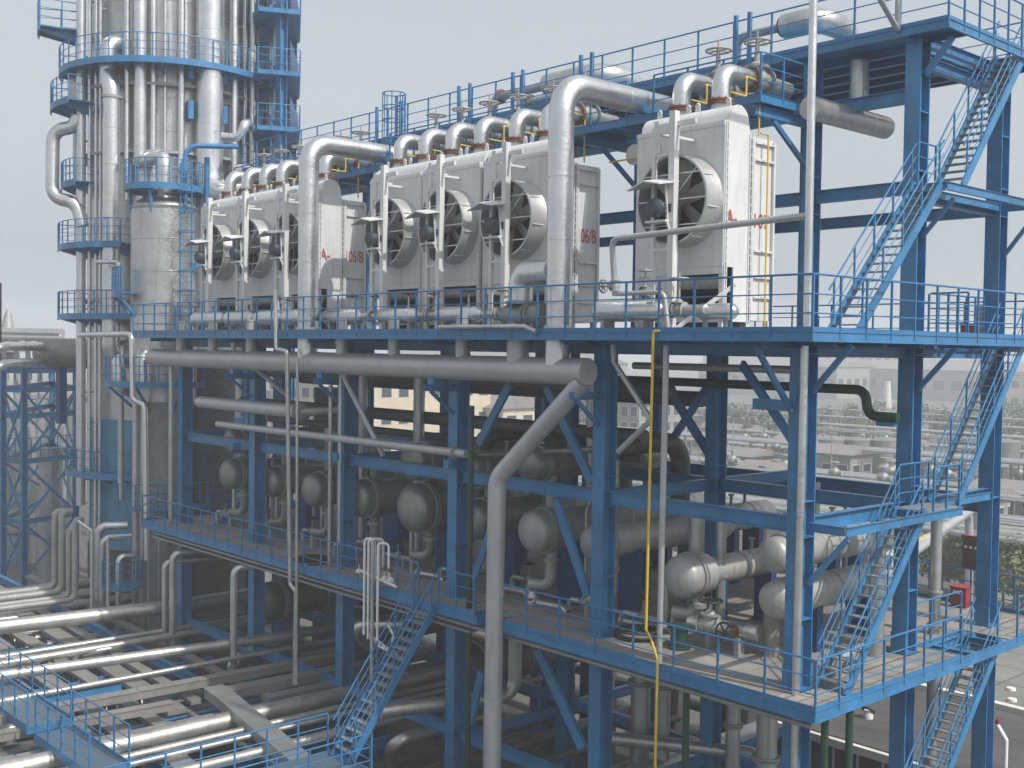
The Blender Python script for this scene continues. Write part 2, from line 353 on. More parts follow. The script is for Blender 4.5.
# ---- braces
def brace(label,p,q,w=.16,h=.2,m=None):
    mb=MB(); mb.bar(p,q,w,h); return one(mb,'diagonal_brace',m or BLUE,label,'brace','diagonal braces of the frame',smooth=False)
A=lambda px,py,Y=0.: at(px,py,'Y',Y)
brace('blue diagonal from header pipe down to front column, right of the long sloping riser',A(547,388,-.05),A(592,482,-.05),.1,.26)
brace('blue diagonal leaning right between third and second front columns',A(510,384,-.02),A(479,444,-.02),.1,.26)
brace('blue diagonal below the mid beam left of the second front column',A(556,500,-.02),A(588,596,-.02),.1,.26)
brace('short blue diagonal beside third front column under the mid beam',A(500,505,-.02),A(470,590,-.02),.1,.24)
brace('blue diagonal under the lower deck left of second front column',A(538,650,-.02),A(583,748,-.02),.12,.3)
brace('blue diagonal low down right of third front column',A(482,672,-.02),A(470,724,-.02),.12,.26)
brace('dark crossed brace falling right, middle row, left of its second column',at(668,388,'Y',4.75),at(708,452,'Y',4.75),.12,.26)
brace('dark crossed brace rising right, middle row, left of its second column',at(672,440,'Y',4.75),at(708,386,'Y',4.75),.1,.22)
brace('long diagonal falling right to the corner column below upper deck',at(742,364,'Y',1.2),at(797,447,'Y',.3),.1,.22)
brace('knee brace under upper deck front edge at the corner column',(-.25,-1.5,-.3),(-.12,-.25,-1.75),.09,.12)
brace('knee brace under upper deck end edge at the corner column',(1.15,.05,-.25),(.22,0,-1.3),.09,.12)
brace('knee brace under upper deck end edge at the middle row column',(1.15,4.8,-.25),(.22,4.75,-1.3),.09,.12)
brace('knee brace under the mid landing by the corner column',(1.1,.15,-4.5),(.22,0,-5.6),.09,.12)
brace('knee brace under the upper landing by the middle row column',(1.0,4.8,3.4),(.22,4.75,2.5),.08,.1)
brace('knee brace under the landing beam at the back row column',(1.0,9.3,3.3),(.22,9.3,2.3),.08,.1)
brace('knee brace under top platform at middle row stair end column',(.9,4.72,7.3),(.22,4.7,6.5),.1,.14)
for i,(a,b_) in enumerate(((-12.06,-18.09),(-18.09,-24.12),(-24.12,-30.15))):
    brace('blue long diagonal in middle row shade, %s'%BN[i+2],(a-.25,4.75,-4.6),(b_+.25,4.75,-7.9),.14,.2)
# ---- header brackets
for k,px in enumerate((567,418,340,252,)):
    x_=at(px,390,'Y',-.6).x
    i=k+1
    x_=-BAY*i-.0
    t=thing('pipe_bracket','blue bracket holding the header pipe at front column %s'%endname(i),'bracket',(x_,-1.2,-1.75),'brackets under the grey header pipe')
    part('arm',BLUE,t,lambda q:q.ibeam((x_,-.25,-1.62),(x_,-1.35,-1.62),.16,.2,.014),False)
    part('saddle',BLUE,t,lambda q:q.box(x_-.14,x_+.14,-1.12,-.72,-1.519,-1.30),False)
    part('knee',BLUE,t,lambda q:q.bar((x_,-1.1,-1.72),(x_,-.26,-2.4),.08,.1),False)
# ---- railings
railing('blue railing along the front edge of the upper deck',[(XE,-1.6,0),(LXE,-1.6,0)],1.2,1.03)
railing('blue railing on stair end edge of upper deck, near part',[(XE,-1.6,0),(XE,8.9,0)],1.2,1.0,ends=(False,True))
railing('blue railing on the far left end of the upper deck',[(LXE,-1.6,0),(LXE,4,0)],1.2,1.0,ends=(False,True))
railing('blue railing along the far back edge of the upper deck',[(XE,11.3,0),(-14,11.3,0)],1.15,1.5)
railing('blue railing at the back corner of the upper deck end edge',[(XE,9.6,0),(XE,11.3,0)],1.15,.9)
railing('short blue railing round the upper deck stair opening',[(-.15,E1,0),(-.15,E0,0),(.9,E0,0)],1.15,.55,toe=False)
X1,X2=-12.45,-11.5
railing('blue railing on lower deck front edge, long left part up to the small stair',[(LXE,LY,LZ),(X1,LY,LZ)],1.1,1.05)
railing('blue railing on lower deck front edge between small stair and grey riser',[(X2,LY,LZ),(PX0-.1,LY,LZ),(PX0-.1,LY+.6,LZ)],1.1,.9)
railing('blue railing on lower deck front edge from grey riser to the corner',[(PX1+.05,LY,LZ),(XE,LY,LZ)],1.1,1.28)
railing('blue railing on stair end edge of lower deck',[(XE,LY,LZ),(XE,5.3,LZ)],1.1,.93,ends=(False,True))
railing('blue railing on lower deck end edge beyond the stair opening',[(XE,8.5,LZ),(XE,11.3,LZ)],1.1,.9)
railing('blue railing guarding the lower deck stair opening on its inner side',[(-.1,O1-.2,LZ),(-.15,O0,LZ)],1.1,.85,toe=False)
railing('blue railing along back edge of the lower deck near the trees',[(XE,11.3,LZ),(-8,11.3,LZ)],1.1,1.4)
railing('blue railing on far left end of the lower deck',[(LXE,LY,LZ),(LXE,3,LZ)],1.1,1.05,ends=(False,True))
railing('blue railing along front edge of the top platform',[(TX,TYF,TZ),(-33,TYF,TZ)],1.2,1.25)
railing('blue railing on stair end edge of the top platform',[(TX,TYF,TZ),(TX,9.8,TZ)],1.2,.85,ends=(False,True))
railing('blue railing along back edge of the top platform',[(TX,9.8,TZ),(-33,9.8,TZ)],1.2,1.5)
# tall blue posts on the top platform rail
for k,(px,py) in enumerate(((736,28),(750,14),(581,62),(592,60),(513,78),(523,75),(459,92),(470,90),(377,112),(401,98))):
    p=at(px,py,'Y',4.12); mb=MB(); mb.bar((p.x,4.12,TZ-.3),(p.x,4.12,TZ+1.34),.1,.1,(0,1,0))
    one(mb,'stanchion',BLUE,'tall blue stanchion rising over the top platform rail, %s from the right'%ORD[(1,0,3,2,5,4,7,6,9,8)[k]],'post','tall stanchions on the top platform',smooth=False)
# ---- stairs at the right end
SX=.66; W=.72
stair('lower stair flight from the lower deck up to the mid landing',(SX,.35,LZ),(SX,3.75,-4.2),(1,0,0),W,18)
stair('stair flight from the mid landing up to the upper deck',(SX,5.35,-4.2),(SX,9.0,0),(1,0,0),W,20)
stair('stair flight from the upper deck up to the upper landing',(SX-.05,.55,0),(SX-.05,4.3,3.75),(1,0,0),W,18)
stair('top stair flight from the upper landing to the top platform',(SX-.05,5.3,3.75),(SX-.05,8.6,7.6),(1,0,0),W,18)
stair('bottom stair flight going down from the lower deck end',(SX,4.3,-11.9),(SX,8.0,LZ),(1,0,0),W,20)
stair('last stair flight from the low landing down to the ground',(SX,0,G),(SX,3.4,-11.9),(1,0,0),W,20)
def landing(label,z,x0,x1,y0,y1,extra,rails):
    t=thing('stair_landing',label,'landing',(x0,y0,z-.2),'landings of the end stair')
    part('floor_plate',GRATE,t,lambda q:q.box(x0,x1,y0,y1,z-.03,z),False)
    for p,q_ in extra:
        part('edge_beam',BLUE,t,lambda q:q.ibeam(V((*p,z-.12)),V((*q_,z-.12)),.09,.2,.012),False)
    return t
landing('blue mid landing of the end stair at exchanger top height',-4.2,.22,1.08,3.75,5.35,[((1.13,.05),(1.13,5.4)),((.22,.05),(1.08,.05)),((.22,3.7),(1.08,3.7)),((.22,5.4),(1.08,5.4)),((.17,3.7),(.17,9.0))],None)
railing('blue railing round the mid landing inner side',[(.27,3.8,-4.2),(.27,5.3,-4.2)],1.05,.7,toe=False)
railing('blue railing on the mid landing outer side',[(1.08,4.0,-4.2),(1.08,5.3,-4.2)],1.05,.6,toe=False)
landing('blue upper landing of the end stair over the upper deck',3.75,.22,1.05,4.3,5.3,[((1.1,4.25),(1.1,9.6)),((-.0,4.25),(1.05,4.25)),((.17,4.9),(.17,9.1)),((.22,9.3),(1.05,9.3))],None)
railing('blue railing on the upper landing inner side',[(.27,4.35,3.75),(.27,5.25,3.75)],1.05,.45,toe=False)
landing('blue low landing of the end stair near the ground',-11.9,.2,1.08,3.3,4.3,[((1.13,3.2),(1.13,9.2)),((.2,4.3),(1.08,4.3)),((.2,8.9),(1.08,8.9))],None)
# ================================================================ air coolers on the upper deck
def handwheel(b,c,ax,r,t=.022):
    c=V(c); b.torus(c,ax,r,t,20,6); d,s,u=frame(V(ax))
    for k in range(3):
        e=s*math.cos(k*PI/3)+u*math.sin(k*PI/3); b.bar(c-e*r,c+e*r,t*1.2,t*1.2)
    b.tube([c-d*.06,c+d*.08],t*1.6,seg=8)
def valve(t,c,ax,r,h,mbody=None,mwheel=None,up=(0,0,1),wheel_r=None):
    """gate valve on a pipe of radius r running along ax; bonnet rises h"""
    c=V(c); a=V(ax).normalized(); u=V(up)
    v=part('valve_body',mbody or GREYP,t,lambda b:(b.lathe(c-a*r*1.5,a,[(0,r*1.45),(.18*r,r*1.45),(.2*r,r*1.0),(r*.8,r*1.05),(r*1.5,r*1.25),(r*2.2,r*1.05),(r*2.8,r),(r*2.82,r*1.45),(r*3,r*1.45)],18),
        b.lathe(c,u,[(0,r*1.0),(r*1.25,r*.95),(r*1.26,r*1.35),(r*1.5,r*1.35),(r*1.52,r*.8),(r*1.9,r*.55),(r*2.0,r*.3),(h-.05,r*.22),(h,r*.2)],16)))
    part('hand_wheel',mwheel or GREYP,v,lambda b:(handwheel(b,c+u*h,u,wheel_r or r*1.35,.02+.04*r),b.tube([c+u*h,c+u*(h+r*1.1)],.02+.02*r,seg=6)))
    return v
def text_mesh(s,size,ext=.004):
    cu=bpy.data.curves.new('lettering','FONT'); cu.body=s; cu.size=size; cu.extrude=ext; cu.offset=.004; cu.resolution_u=3
    o=bpy.data.objects.new('lettering',cu); COL.objects.link(o)
    dg=bpy.context.evaluated_depsgraph_get(); dg.update(); me=bpy.data.meshes.new_from_object(o.evaluated_get(dg)); 
    bpy.data.objects.remove(o); bpy.data.curves.remove(cu); return me
FANM=mat('galvanised_fan_ring',(.46,.47,.47),.4,.45,.12,1.5,.08,.25)
FANB=mat('dusty_fan_blade',(.28,.28,.275),.5,.2,.2,3)
LETTER=mat('faded_red_lettering',(.42,.09,.08),.6,0,.3,9)
FW=2.8
def cooler_parts(t,cx):
    x0,x1=cx-FW/2+.01,cx+FW/2-.01; fx=cx+.25; Y0=.2
    # front casing with the bulged top header
    def casing(b):
        prof=[(Y0,1.62),(Y0,5.12)]
        for k in range(0,10):
            a=PI*k/9; prof.append((Y0+.16+.40-.40*math.cos(a)*1.0+.0,5.14+.42*math.sin(a)))
        prof+=[(Y0+1.0,5.0),(Y0+1.0,1.62)]
        b.prism([(x0,y,z) for y,z in prof],(x1-x0,0,0))
    part('front_casing',WHITE,t,casing)
    for xx in (x0,x1-.04): part('side_panel',WHITE,t,lambda b:b.box(xx,xx+.04,Y0+.42,Y0+.999,.3,1.619),False)
    part('rear_casing',WHITE,t,lambda b:(b.box(x0+.05,x1-.05,Y0+1.001,2.3,.35,4.88)),False)
    def flange(b):
        for xx in (x0,x1):
            sg=-1 if xx==x0 else 1
            for yy in (Y0+.05,Y0+.13,Y0+1.0,Y0+1.1):
                b.box(xx-.03*(sg<0),xx+.03*(sg>0),yy-.018,yy+.018,.3,5.1 if yy<1 else 4.9)
            for yy in (1.33,2.2):
                b.box(xx-.06+.02*sg,xx+.06-.03*(sg<0)-.03,yy,yy+.07,.35,4.82)
            for zz in (.9,1.4,2.05,4.3,4.72):
                b.box(xx-.055+.02*sg,xx+.02,1.45,2.27,zz,zz+.05)
            for k in range(22):
                z=.5+k*.205
                for yy in (Y0+.09,Y0+1.05): b.lathe((xx,yy,z),(sg,0,0),[(0,.022),(.05,.022)],6)
        b.box(x0,x1,Y0-.02,Y0,5.0,5.1)
    part('bolted_flange',WHITE,t,flange,False)
    def base(b):
        b.box(x0,x1,Y0+.021,Y0+.12,.28,.42); b.box(x0,x1,Y0,Y0+.14,1.45,1.63)
        b.box(x0+.12,cx-.51,Y0+.05,Y0+.1,1.15,1.45)
    part('base_frame',WHITE,t,base,False)
    for xx in (x0+.06,cx-.45,x1-.06): part('leg',WHITE,t,lambda b:b.box(xx-.06,xx+.06,Y0+.02,Y0+.14,.0,1.62),False)
    for yy in (1.3,2.2):
        for xx in (x0+.1,x1-.1): part('foot',WHITE,t,lambda b:b.box(xx-.07,xx+.07,yy-.07,yy+.07,0,.36),False)
    part('inlet_louver',DARK,t,lambda b:[b.bar((x0+.1,Y0+.55,z),(x1-.1,Y0+.55,z),.34,.02) for z in (.55,.72,.89,1.06,1.23,1.4)]+[b.box(x0+.05,x1-.05,Y0+.8,Y0+.99,.05,1.6)],False)
    part('coil_header',GREYP,t,lambda b:b.tube([(x0+.35,Y0+.3,1.27),(x1-.2,Y0+.3,1.27)],.17,seg=14))
    # fan
    fz=3.25; fr=1.06; c0=V((fx,Y0,fz)); d=V((0,-1,0))
    def shroud(b):
        b.lathe(c0,d,[(0,fr+.07),(.2,fr+.02),(.52,fr),(.53,fr+.04),(.6,fr+.04),(.6,fr-.012),(.06,fr-.012)],48,False,False)
    part('fan_shroud',FANM,t,shroud)
    for a in (-.2,.55,1.3,2.1,2.9,3.7,4.5,5.3):
        e=V((math.cos(a),0,math.sin(a))); part('shroud_seam',WHITE,t,lambda b:b.bar(c0+e*(fr+.03)+d*.05,c0+e*(fr+.025)+d*.51,.03,.02),False)
    def guard(b):
        for k in range(6):
            a=k*PI/6+.26; 
            if k==1: b.bar(c0+d*.54+V((math.cos(a),0,math.sin(a)))*fr,c0+d*.54-V((math.cos(a),0,math.sin(a)))*fr,.025,.03)
        for z in (-.62,.0,.62): 
            wv=math.sqrt(fr*fr-z*z); b.bar(c0+d*.57+V((-wv,0,z)),c0+d*.57+V((wv,0,z)),.03,.03)
    part('fan_guard',WHITE,t,guard,False)
    part('fan_throat',DARK,t,lambda b:b.lathe(c0+d*.02,d,[(0,fr-.02),(.02,fr-.02)],40))
    def blades(b):
        b.lathe(c0+d*.12,d,[(0,.22),(.22,.2),(.24,.05)],16)
        for k in range(6):
            a=k*PI/3+.3; e=V((math.cos(a),0,math.sin(a))); p_=V((-math.sin(a),0,math.cos(a)))
            q=[c0+d*.15+e*.18-p_*.14,c0+d*.3+e*.18+p_*.14,c0+d*.27+e*(fr-.06)+p_*.2,c0+d*.17+e*(fr-.06)-p_*.18]
            b.prism(q,d*.02)
    part('fan_blade',FANB,t,blades,False)
    # portal frame, hood and motor
    yf=Y0-.72; xl,xr=fx-.42,fx+.2
    def portal(b):
        b.box(xr-.09,xr+.09,yf-.12,yf+.06,0,5.35); b.box(xl-.05,xl+.05,yf-.06,yf+.04,0,5.0)
        b.box(xl+.05,xr-.09,yf-.05,yf+.03,2.0,2.07); b.box(xl+.05,xr-.09,yf-.05,yf+.03,2.9,2.96); b.box(xl+.05,xr-.09,yf-.05,yf+.03,4.3,4.36); b.box(xl+.05,xr-.09,yf-.06,yf+.04,4.84,5.08); b.box(xl+.05,xl+.2,yf-.055,yf+.0,4.37,4.84)
        b.box(xr-.05,xr+.05,yf+.061,Y0-.021,4.7,4.76)
        b.box(xr+.091,xr+.62,yf-.02,yf+.06,4.98,5.1)
        b.box(xl-.05,xl+.1,yf+.05,Y0-.021,4.86,4.92)
        b.box(xl-.1,xl+.06,yf+.06,yf+.08,4.3,5.2)
    part('portal_frame',WHITE,t,portal,False)
    part('hood_panel',WHITE,t,lambda b:b.box(xl+.06,xr-.1,yf-.012,yf+.0,4.37,4.6),False)
    mc=V((fx-.12,yf+.06,3.02))
    part('motor',MOTOR,t,lambda b:(b.lathe(mc+V((0,.1,0)),(0,-1,0),[(0,.16),(.02,.215),(.4,.215),(.42,.2),(.45,.235),(.55,.23),(.6,.16),(.605,.15),(.59,.14),(.59,.02)],22),[b.bar(mc+V((math.cos(a)*.225,.05,math.sin(a)*.225)),mc+V((math.cos(a)*.225,-.3,math.sin(a)*.225)),.014,.035) for a in [k*PI/9 for k in range(18)]],b.box(mc.x+.2,mc.x+.34,mc.y-.2,mc.y+.02,mc.z-.1,mc.z+.1)))
    part('motor_bracket',WHITE,t,lambda b:(b.box(mc.x-.34,mc.x+.3,mc.y-.35,mc.y+.12,mc.z-.34,mc.z-.29),b.bar(mc+V((.3,-.3,-.32)),(xr,yf-.1,2.4),.05,.05),b.bar(mc+V((.26,-.2,-.3)),mc+V((.18,-.2,.62)),.05,.07)),False)
    part('motor_canopy',WHITE,t,lambda b:b.prism([(mc.x-.62,mc.y-.72,mc.z+.42),(mc.x-.1,mc.y-.72,mc.z+.6),(mc.x+.4,mc.y-.72,mc.z+.5),(mc.x+.4,mc.y-.72,mc.z+.53),(mc.x-.1,mc.y-.72,mc.z+.635),(mc.x-.62,mc.y-.72,mc.z+.45)],(0,.78,.14)),False)
    def lug(b,xx): b.prism([(xx-.09,Y0+.5,5.5),(xx+.09,Y0+.5,5.5),(xx+.06,Y0+.5,5.72),(xx,Y0+.5,5.78),(xx-.06,Y0+.5,5.72)],(0,.03,0)); b.torus((xx,Y0+.515,5.7),(0,1,0),.055,.03,12,5)
    for xx in (x0+.3,cx-.15,cx+.15,x1-.3): part('lifting_lug',WHITE,t,lambda b:lug(b,xx))
CXS=[-3.85,-9.9,-12.85,-15.72,-21.7,-24.6,-27.45]
CL=['large pale grey fan cooler standing alone at the right, red number on its end','pale grey fan cooler rightmost of the middle trio, red number on its end','pale grey fan cooler in the centre of the middle trio','pale grey fan cooler leftmost of the middle trio','pale grey fan cooler half hidden by the left riser, red number on its end','pale grey fan cooler in the centre of the left trio','pale grey fan cooler farthest left, nearest the towers']
TXT={0:('A- 107',),1:('A- 106/B',),4:('A- 105/B',)}
for i,cx in enumerate(CXS):
    t=thing('air_cooler',CL[i],'air cooler',(cx,1.4,0),'air coolers on the upper deck')
    cooler_parts(t,cx)
    if i in TXT:
        for word,yc,wid in ((TXT[i][0].split()[0],.5,.42),(TXT[i][0].split()[1],1.82,.62 if i==0 else .74)):
            me=text_mesh(word,.5); me.materials.append(LETTER)
            o=bpy.data.objects.new('lettering',me); COL.objects.link(o); o.parent=t
            xs=[v.co.x for v in me.vertices]; x0_=min(xs); sc=wid/(max(xs)-x0_)
            c=V((cx+FW/2+.012 if yc<1 else cx+FW/2-.052,yc-wid/2,2.66)); o.location=c-WL[t]-V((0,x0_*sc,0)); o.scale=(sc,1.15 if i else 1.0,1); o.rotation_euler=(PI/2,0,PI/2); WL[o]=c
# ---- outlet elbows with valves
EX=[-3.25,-4.5,-9.45,-10.8,-12.4,-13.8,-15.2,-16.6,-21.15,-22.5,-24.2,-25.5,-26.9,-28.3]
EG=['rightmost pair, near elbow','rightmost pair, far elbow']
CLAD2=CLAD
for i,x in enumerate(EX):
    r=.24; zc=6.55
    lab=['silver elbow pipe on the single right cooler, nearer the pole','silver elbow pipe on the single right cooler, left one'][i] if i<2 else 'silver elbow pipe on top of the %s cooler trio, %s from the right'%('middle' if i<8 else 'left',ORD[(i-2)%6])
    t=thing('outlet_elbow',lab,'pipe',(x,1.05,5.55),'outlet elbows above the coolers')
    part('pipe',CLAD,t,lambda b:b.tube([(x,1.05,5.75),(x,1.05,zc),(x,2.2,zc)],r,.5,18,seam=0,bs=9))
    part('stub',WHITE,t,lambda b:b.lathe((x,1.05,5.3),(0,0,1),[(0,r+.05),(.3,r+.01),(.42,r)],18))
    part('rusty_flange',RUST,t,lambda b:(b.lathe((x,1.05,5.72),(0,0,1),[(0,r+.1),(.05,r+.1),(.052,r+.04),(.07,r+.04),(.072,r+.1),(.122,r+.1)],20),[b.lathe((x+math.cos(a)*(r+.07),1.05+math.sin(a)*(r+.07),5.69),(0,0,1),[(0,.018),(.19,.018)],6) for a in [k*PI/6 for k in range(12)]]))
    part('rusty_flange',RUST,t,lambda b:b.lathe((x,2.2,zc),(0,1,0),[(0,r+.09),(.05,r+.09),(.052,r+.02),(.06,r+.02),(.062,r+.09),(.11,r+.09)],18))
    valve(t,(x-.1,2.66,zc+.05),(0,1,0),.25,1.0,GREYP,GREYP,wheel_r=.33)
    part('outlet_spool',CLADM,t,lambda b:b.tube([(x,3.07,zc-.02),(x,3.9,zc-.02)],.22,seg=14))
    a=x+.25
    t2=MB(); t2.tube([(a-.04,1.2,6.02),(a,1.75,6.0),(a,1.75,6.5),(a,2.32,6.46),(a,2.32,5.1)],.026,.05,6,bs=3)
    one(t2,'sample_pipe',YELL,'thin yellow bent pipe on '+lab[lab.index('the'):],'pipe','yellow bent pipes by the elbows')
# yellow runs
mb=MB(); mb.tube([(-2.33,1.45,4.95),(-2.33,1.78,4.95),(-2.33,1.78,.1)],.024,.05,8)
one(mb,'gas_pipe',YELL,'straight yellow pipe running down the end of the right hand cooler','pipe')
mb=MB(); mb.tube([(-8.4,2.55,5.05),(-5.2,2.55,5.05)],.025,seg=6); one(mb,'gas_pipe',YELL,'level yellow pipe spanning from the middle trio to the right cooler','pipe')
mb=MB(); mb.tube([(-20.2,2.55,5.05),(-17.0,2.55,5.05)],.025,seg=6); one(mb,'gas_pipe',YELL,'level yellow pipe spanning from the left trio to the middle trio','pipe')
# ---- valve platform
VZ=6.12
vy0,vy1=2.15,4.1
jo=[((x,vy0+.05),(x,vy1),.2) for x in [-3.2-1.5*k for k in range(18)]]
t=deck('valve_platform','low blue valve platform along the back of the coolers',VZ,[(-30,-2.85,vy0,vy1)],[((-2.85,vy0),(-30,vy0)),((-2.85,vy1),(-2.85,vy0))],jo,BLUE,.22)
for k in range(3):
    x=-3.0-BAY*k
    mb=MB(); mb.ibeam((x,vy0,VZ-.4),(x,4.53,VZ-.4),.16,.26,.014); mb.bar((x,2.9,VZ-.53),(x,4.53,VZ-1.6),.1,.12)
    one(mb,'bracket_beam',BLUE,'blue cantilever with knee brace under the valve platform, %s'%['right end','behind middle trio','left of the middle trio'][k],'beam','cantilevers under the valve platform',smooth=False)
railing('blue railing along the front of the valve platform, right of the tall riser elbow',[(-2.85,vy1,VZ),(-2.85,vy0,VZ),(-6.4,vy0,VZ)],1.05,1.1,toe=False)
railing('blue railing along the front of the valve platform behind the middle trio',[(-7.4,vy0,VZ),(-18.7,vy0,VZ)],1.05,1.4,toe=False)
railing('blue railing along the front of the valve platform behind the left trio',[(-19.6,vy0,VZ),(-30,vy0,VZ)],1.05,1.4,toe=False)
# caged ladder end on the top platform
lx=at(400,110,'Y',3.9).x
t=thing('caged_ladder','blue caged ladder top on the rack roof above the middle trio','ladder',(lx,3.9,VZ))
part('rail',BLUER,t,lambda b:[b.bar((lx+s*.25,3.95,VZ),(lx+s*.25,3.95,TZ+1.5),.06,.06,(0,1,0)) for s in (-1,1)],False)
part('rung',BLUER,t,lambda b:[b.tube([(lx-.25,3.95,VZ+.3*k),(lx+.25,3.95,VZ+.3*k)],.016,seg=6) for k in range(1,10)])
part('cage_hoop',BLUER,t,lambda b:[b.torus((lx,3.6,TZ+z),(0,0,1),.42,.022,20,5) for z in (-.2,.5,1.0,1.5)])
part('cage_bar',BLUER,t,lambda b:[b.bar((lx+.42*math.cos(a),3.6+.42*math.sin(a),TZ-.3),(lx+.42*math.cos(a),3.6+.42*math.sin(a),TZ+1.5),.03,.03,(0,1,0)) for a in [k*PI/4 for k in range(8)]],False)
# ---- header under the deck with stubs, and risers
HZ=-1.0; HR=.36; HY=-.95
t=thing('header_pipe','thick silver grey header pipe slung under the upper deck front edge','pipe',(-18,HY,HZ-HR))
part('pipe',SILV,t,lambda b:b.lathe((-31.2,HY,HZ),(1,0,0),[(0,HR-.04),(.03,HR)]+[q for k in range(1,8) for q in ((k*3.2-.03,HR),(k*3.2-.02,HR+.012),(k*3.2+.02,HR+.012),(k*3.2+.03,HR))]+[(25.42,HR),(25.45,HR-.02)],32))
for k,px in enumerate((181,213,251,304,342,394,462,518,556)):
    x=at(px,345,'Y',HY).x; big=px in (304,518,556); rr=.31 if big else .19
    if px in (304,556): continue
    part('branch_stub',SILV,t,lambda b:b.tube([(x,HY,HZ+.1),(x,HY,.5 if not big else .3)],rr,seg=18))
for nm,x,lab in (('riser',-6.87,'tall silver pipe rising past the right of the middle trio, elbow on top'),('riser',-19.1,'tall silver pipe rising in front of the left trio, elbow on top')):
    t=thing('riser_pipe',lab,'pipe',(x,HY,HZ),'tall risers from the header')
    rr=.34
    part('pipe',CLAD,t,lambda b:b.tube([(x,HY,HZ+.15),(x,HY,6.5),(x,3.2,6.5)],rr,.75,26,seam=1.6,bs=12))
    part('end_spool',CLADM,t,lambda b:b.tube([(x,3.2,6.5),(x,5.2,6.5),(x,5.2,7.3)],rr*.96,.6,20))
    part('base_collar',WHITE,t,lambda b:b.lathe((x,HY,.0),(0,0,1),[(0,rr+.05),(.18,rr+.05),(.2,rr)],24))
# flanged chamber with swan neck into the riser
t=thing('bypass_elbow','big silver swan neck bend joining the right riser just above the deck','pipe',(-8.35,HY,.8))
part('pipe',CLAD,t,lambda b:b.tube([(-8.35,HY,.85),(-8.35,HY,1.62),(-7.1,HY,1.62)],.34,.62,24,bs=10))
part('flange',GREYP,t,lambda b:b.lathe((-8.35,HY,.78),(0,0,1),[(0,.42),(.08,.42),(.081,.36),(.1,.36)],24))
t=thing('flanged_chamber','dark grey flanged chamber lying under the swan neck bend','vessel',(-8,HY,.1))
part('shell',GREYD,t,lambda b:b.lathe((-9.0,HY,.46),(1,0,0),[(0,.1),(.05,.26),(.2,.33),(1.0,.33),(1.01,.4),(1.07,.4),(1.08,.34),(1.13,.34),(1.14,.4),(1.2,.4),(1.21,.33),(1.6,.33)],24))
[part('foot',GREYP,t,lambda b:b.box(x,x+.1,HY-.25,HY+.25,0,.25),False) for x in (-8.9,-7.7)]
# ---- distributors along the deck edge
DY=-.62; DZ=.55
segs=[(437,483),(380,420),(325,363),(286,302),(258,284),(228,255),(195,225)]
for k,(a,b_) in enumerate(segs):
    xa,xb=at(a,312,'Y',DY).x,at(b_,312,'Y',DY).x; r=.25 if k<3 else .3
    t=thing('distributor_pipe','fat silver distributor pipe with tapered ends behind the deck railing, %s from the swan neck'%ORD[k],'pipe',((xa+xb)/2,DY,0),'distributor pipes on the upper deck edge')
    part('shell',CLAD,t,lambda b:b.lathe((xa,DY,DZ),(1,0,0),[(0,.1),(.05,r*.7),(.16,r)]+[(j,r) for j in (xb-xa-.3,)]+[(xb-xa-.22,r*.93),(xb-xa-.02,.13),(xb-xa,.1)],22))
    nx=at(segs[k-1][0],312,'Y',DY).x if k else -9.0
    part('neck',CLADM,t,lambda b:(b.tube([(xb-.03,DY,DZ),(nx+.03,DY,DZ)],.11,seg=12),b.lathe(((xb+nx)/2-.1,DY,DZ),(1,0,0),[(0,.19),(.06,.19),(.062,.13),(.1,.13),(.102,.19),(.16,.19)],16)))
    for s in (.2,.8):
        xx=xa+(xb-xa)*s; part('support',GREYP,t,lambda b:b.box(xx-.06,xx+.06,DY-.14,DY+.14,0,DZ-r+.05),False)
    xx=(xb+nx)/2+.25
    if k<5: valve(t,(xx,DY+.02,DZ+.02),(1,0,0),.1,.62,GREYP,RUST,wheel_r=.2)
    xx=(xa+xb)/2; 
    if k<5: valve(t,(xx,DY+.35,DZ+.1),(0,1,0),.1,.6,WHITE,RUST,wheel_r=.2)
t=thing('drum_vessel','silver drum with domed ends lying behind the deck railing by the yellow pipe','vessel',(-4.6,-.75,0))
part('shell',CLAD,t,lambda b:b.lathe((-5.8,-.75,.55),(1,0,0),[(0,.02),(.03,.12),(.1,.21),(.2,.26),(.24,.27),(2.1,.27),(2.16,.26),(2.28,.21),(2.36,.12),(2.4,.02)],26))
part('support',GREYP,t,lambda b:b.box(-5.36,-5.24,-.95,-.55,0,.32),False); part('support',GREYP,t,lambda b:b.box(-4.06,-3.94,-.95,-.55,0,.32),False)
part('nozzle',CLADM,t,lambda b:(b.tube([(-3.42,-.75,.55),(-2.2,-.75,.55)],.12,seg=12),b.lathe((-3.2,-.75,.55),(1,0,0),[(0,.2),(.06,.2),(.062,.14),(.1,.14),(.102,.2),(.16,.2)],16)))
valve(t,(-3.0,-.75,.55),(1,0,0),.13,.75,GREYP,GREYP,wheel_r=.22)
t=thing('small_drum','short silver drum on legs at the foot of the right hand cooler','vessel',(-1.7,-.5,0))
part('shell',CLAD,t,lambda b:b.lathe((-2.6,-.5,.5),(1,0,0),[(0,.14),(.1,.2),(.9,.2),(1.0,.18),(1.1,.1),(1.12,.02)],20))
[part('leg',GREYP,t,lambda b:b.box(x-.04,x+.04,-.55,-.45,0,.35),False) for x in (-2.4,-1.8)]
mb=MB(); mb.bar((-2.95,-1.0,.05),(-1.85,-.1,1.15),.16,.1); one(mb,'cable_cover',WHITE,'slanted white cover strip leaning by the right hand cooler','cover',smooth=False)
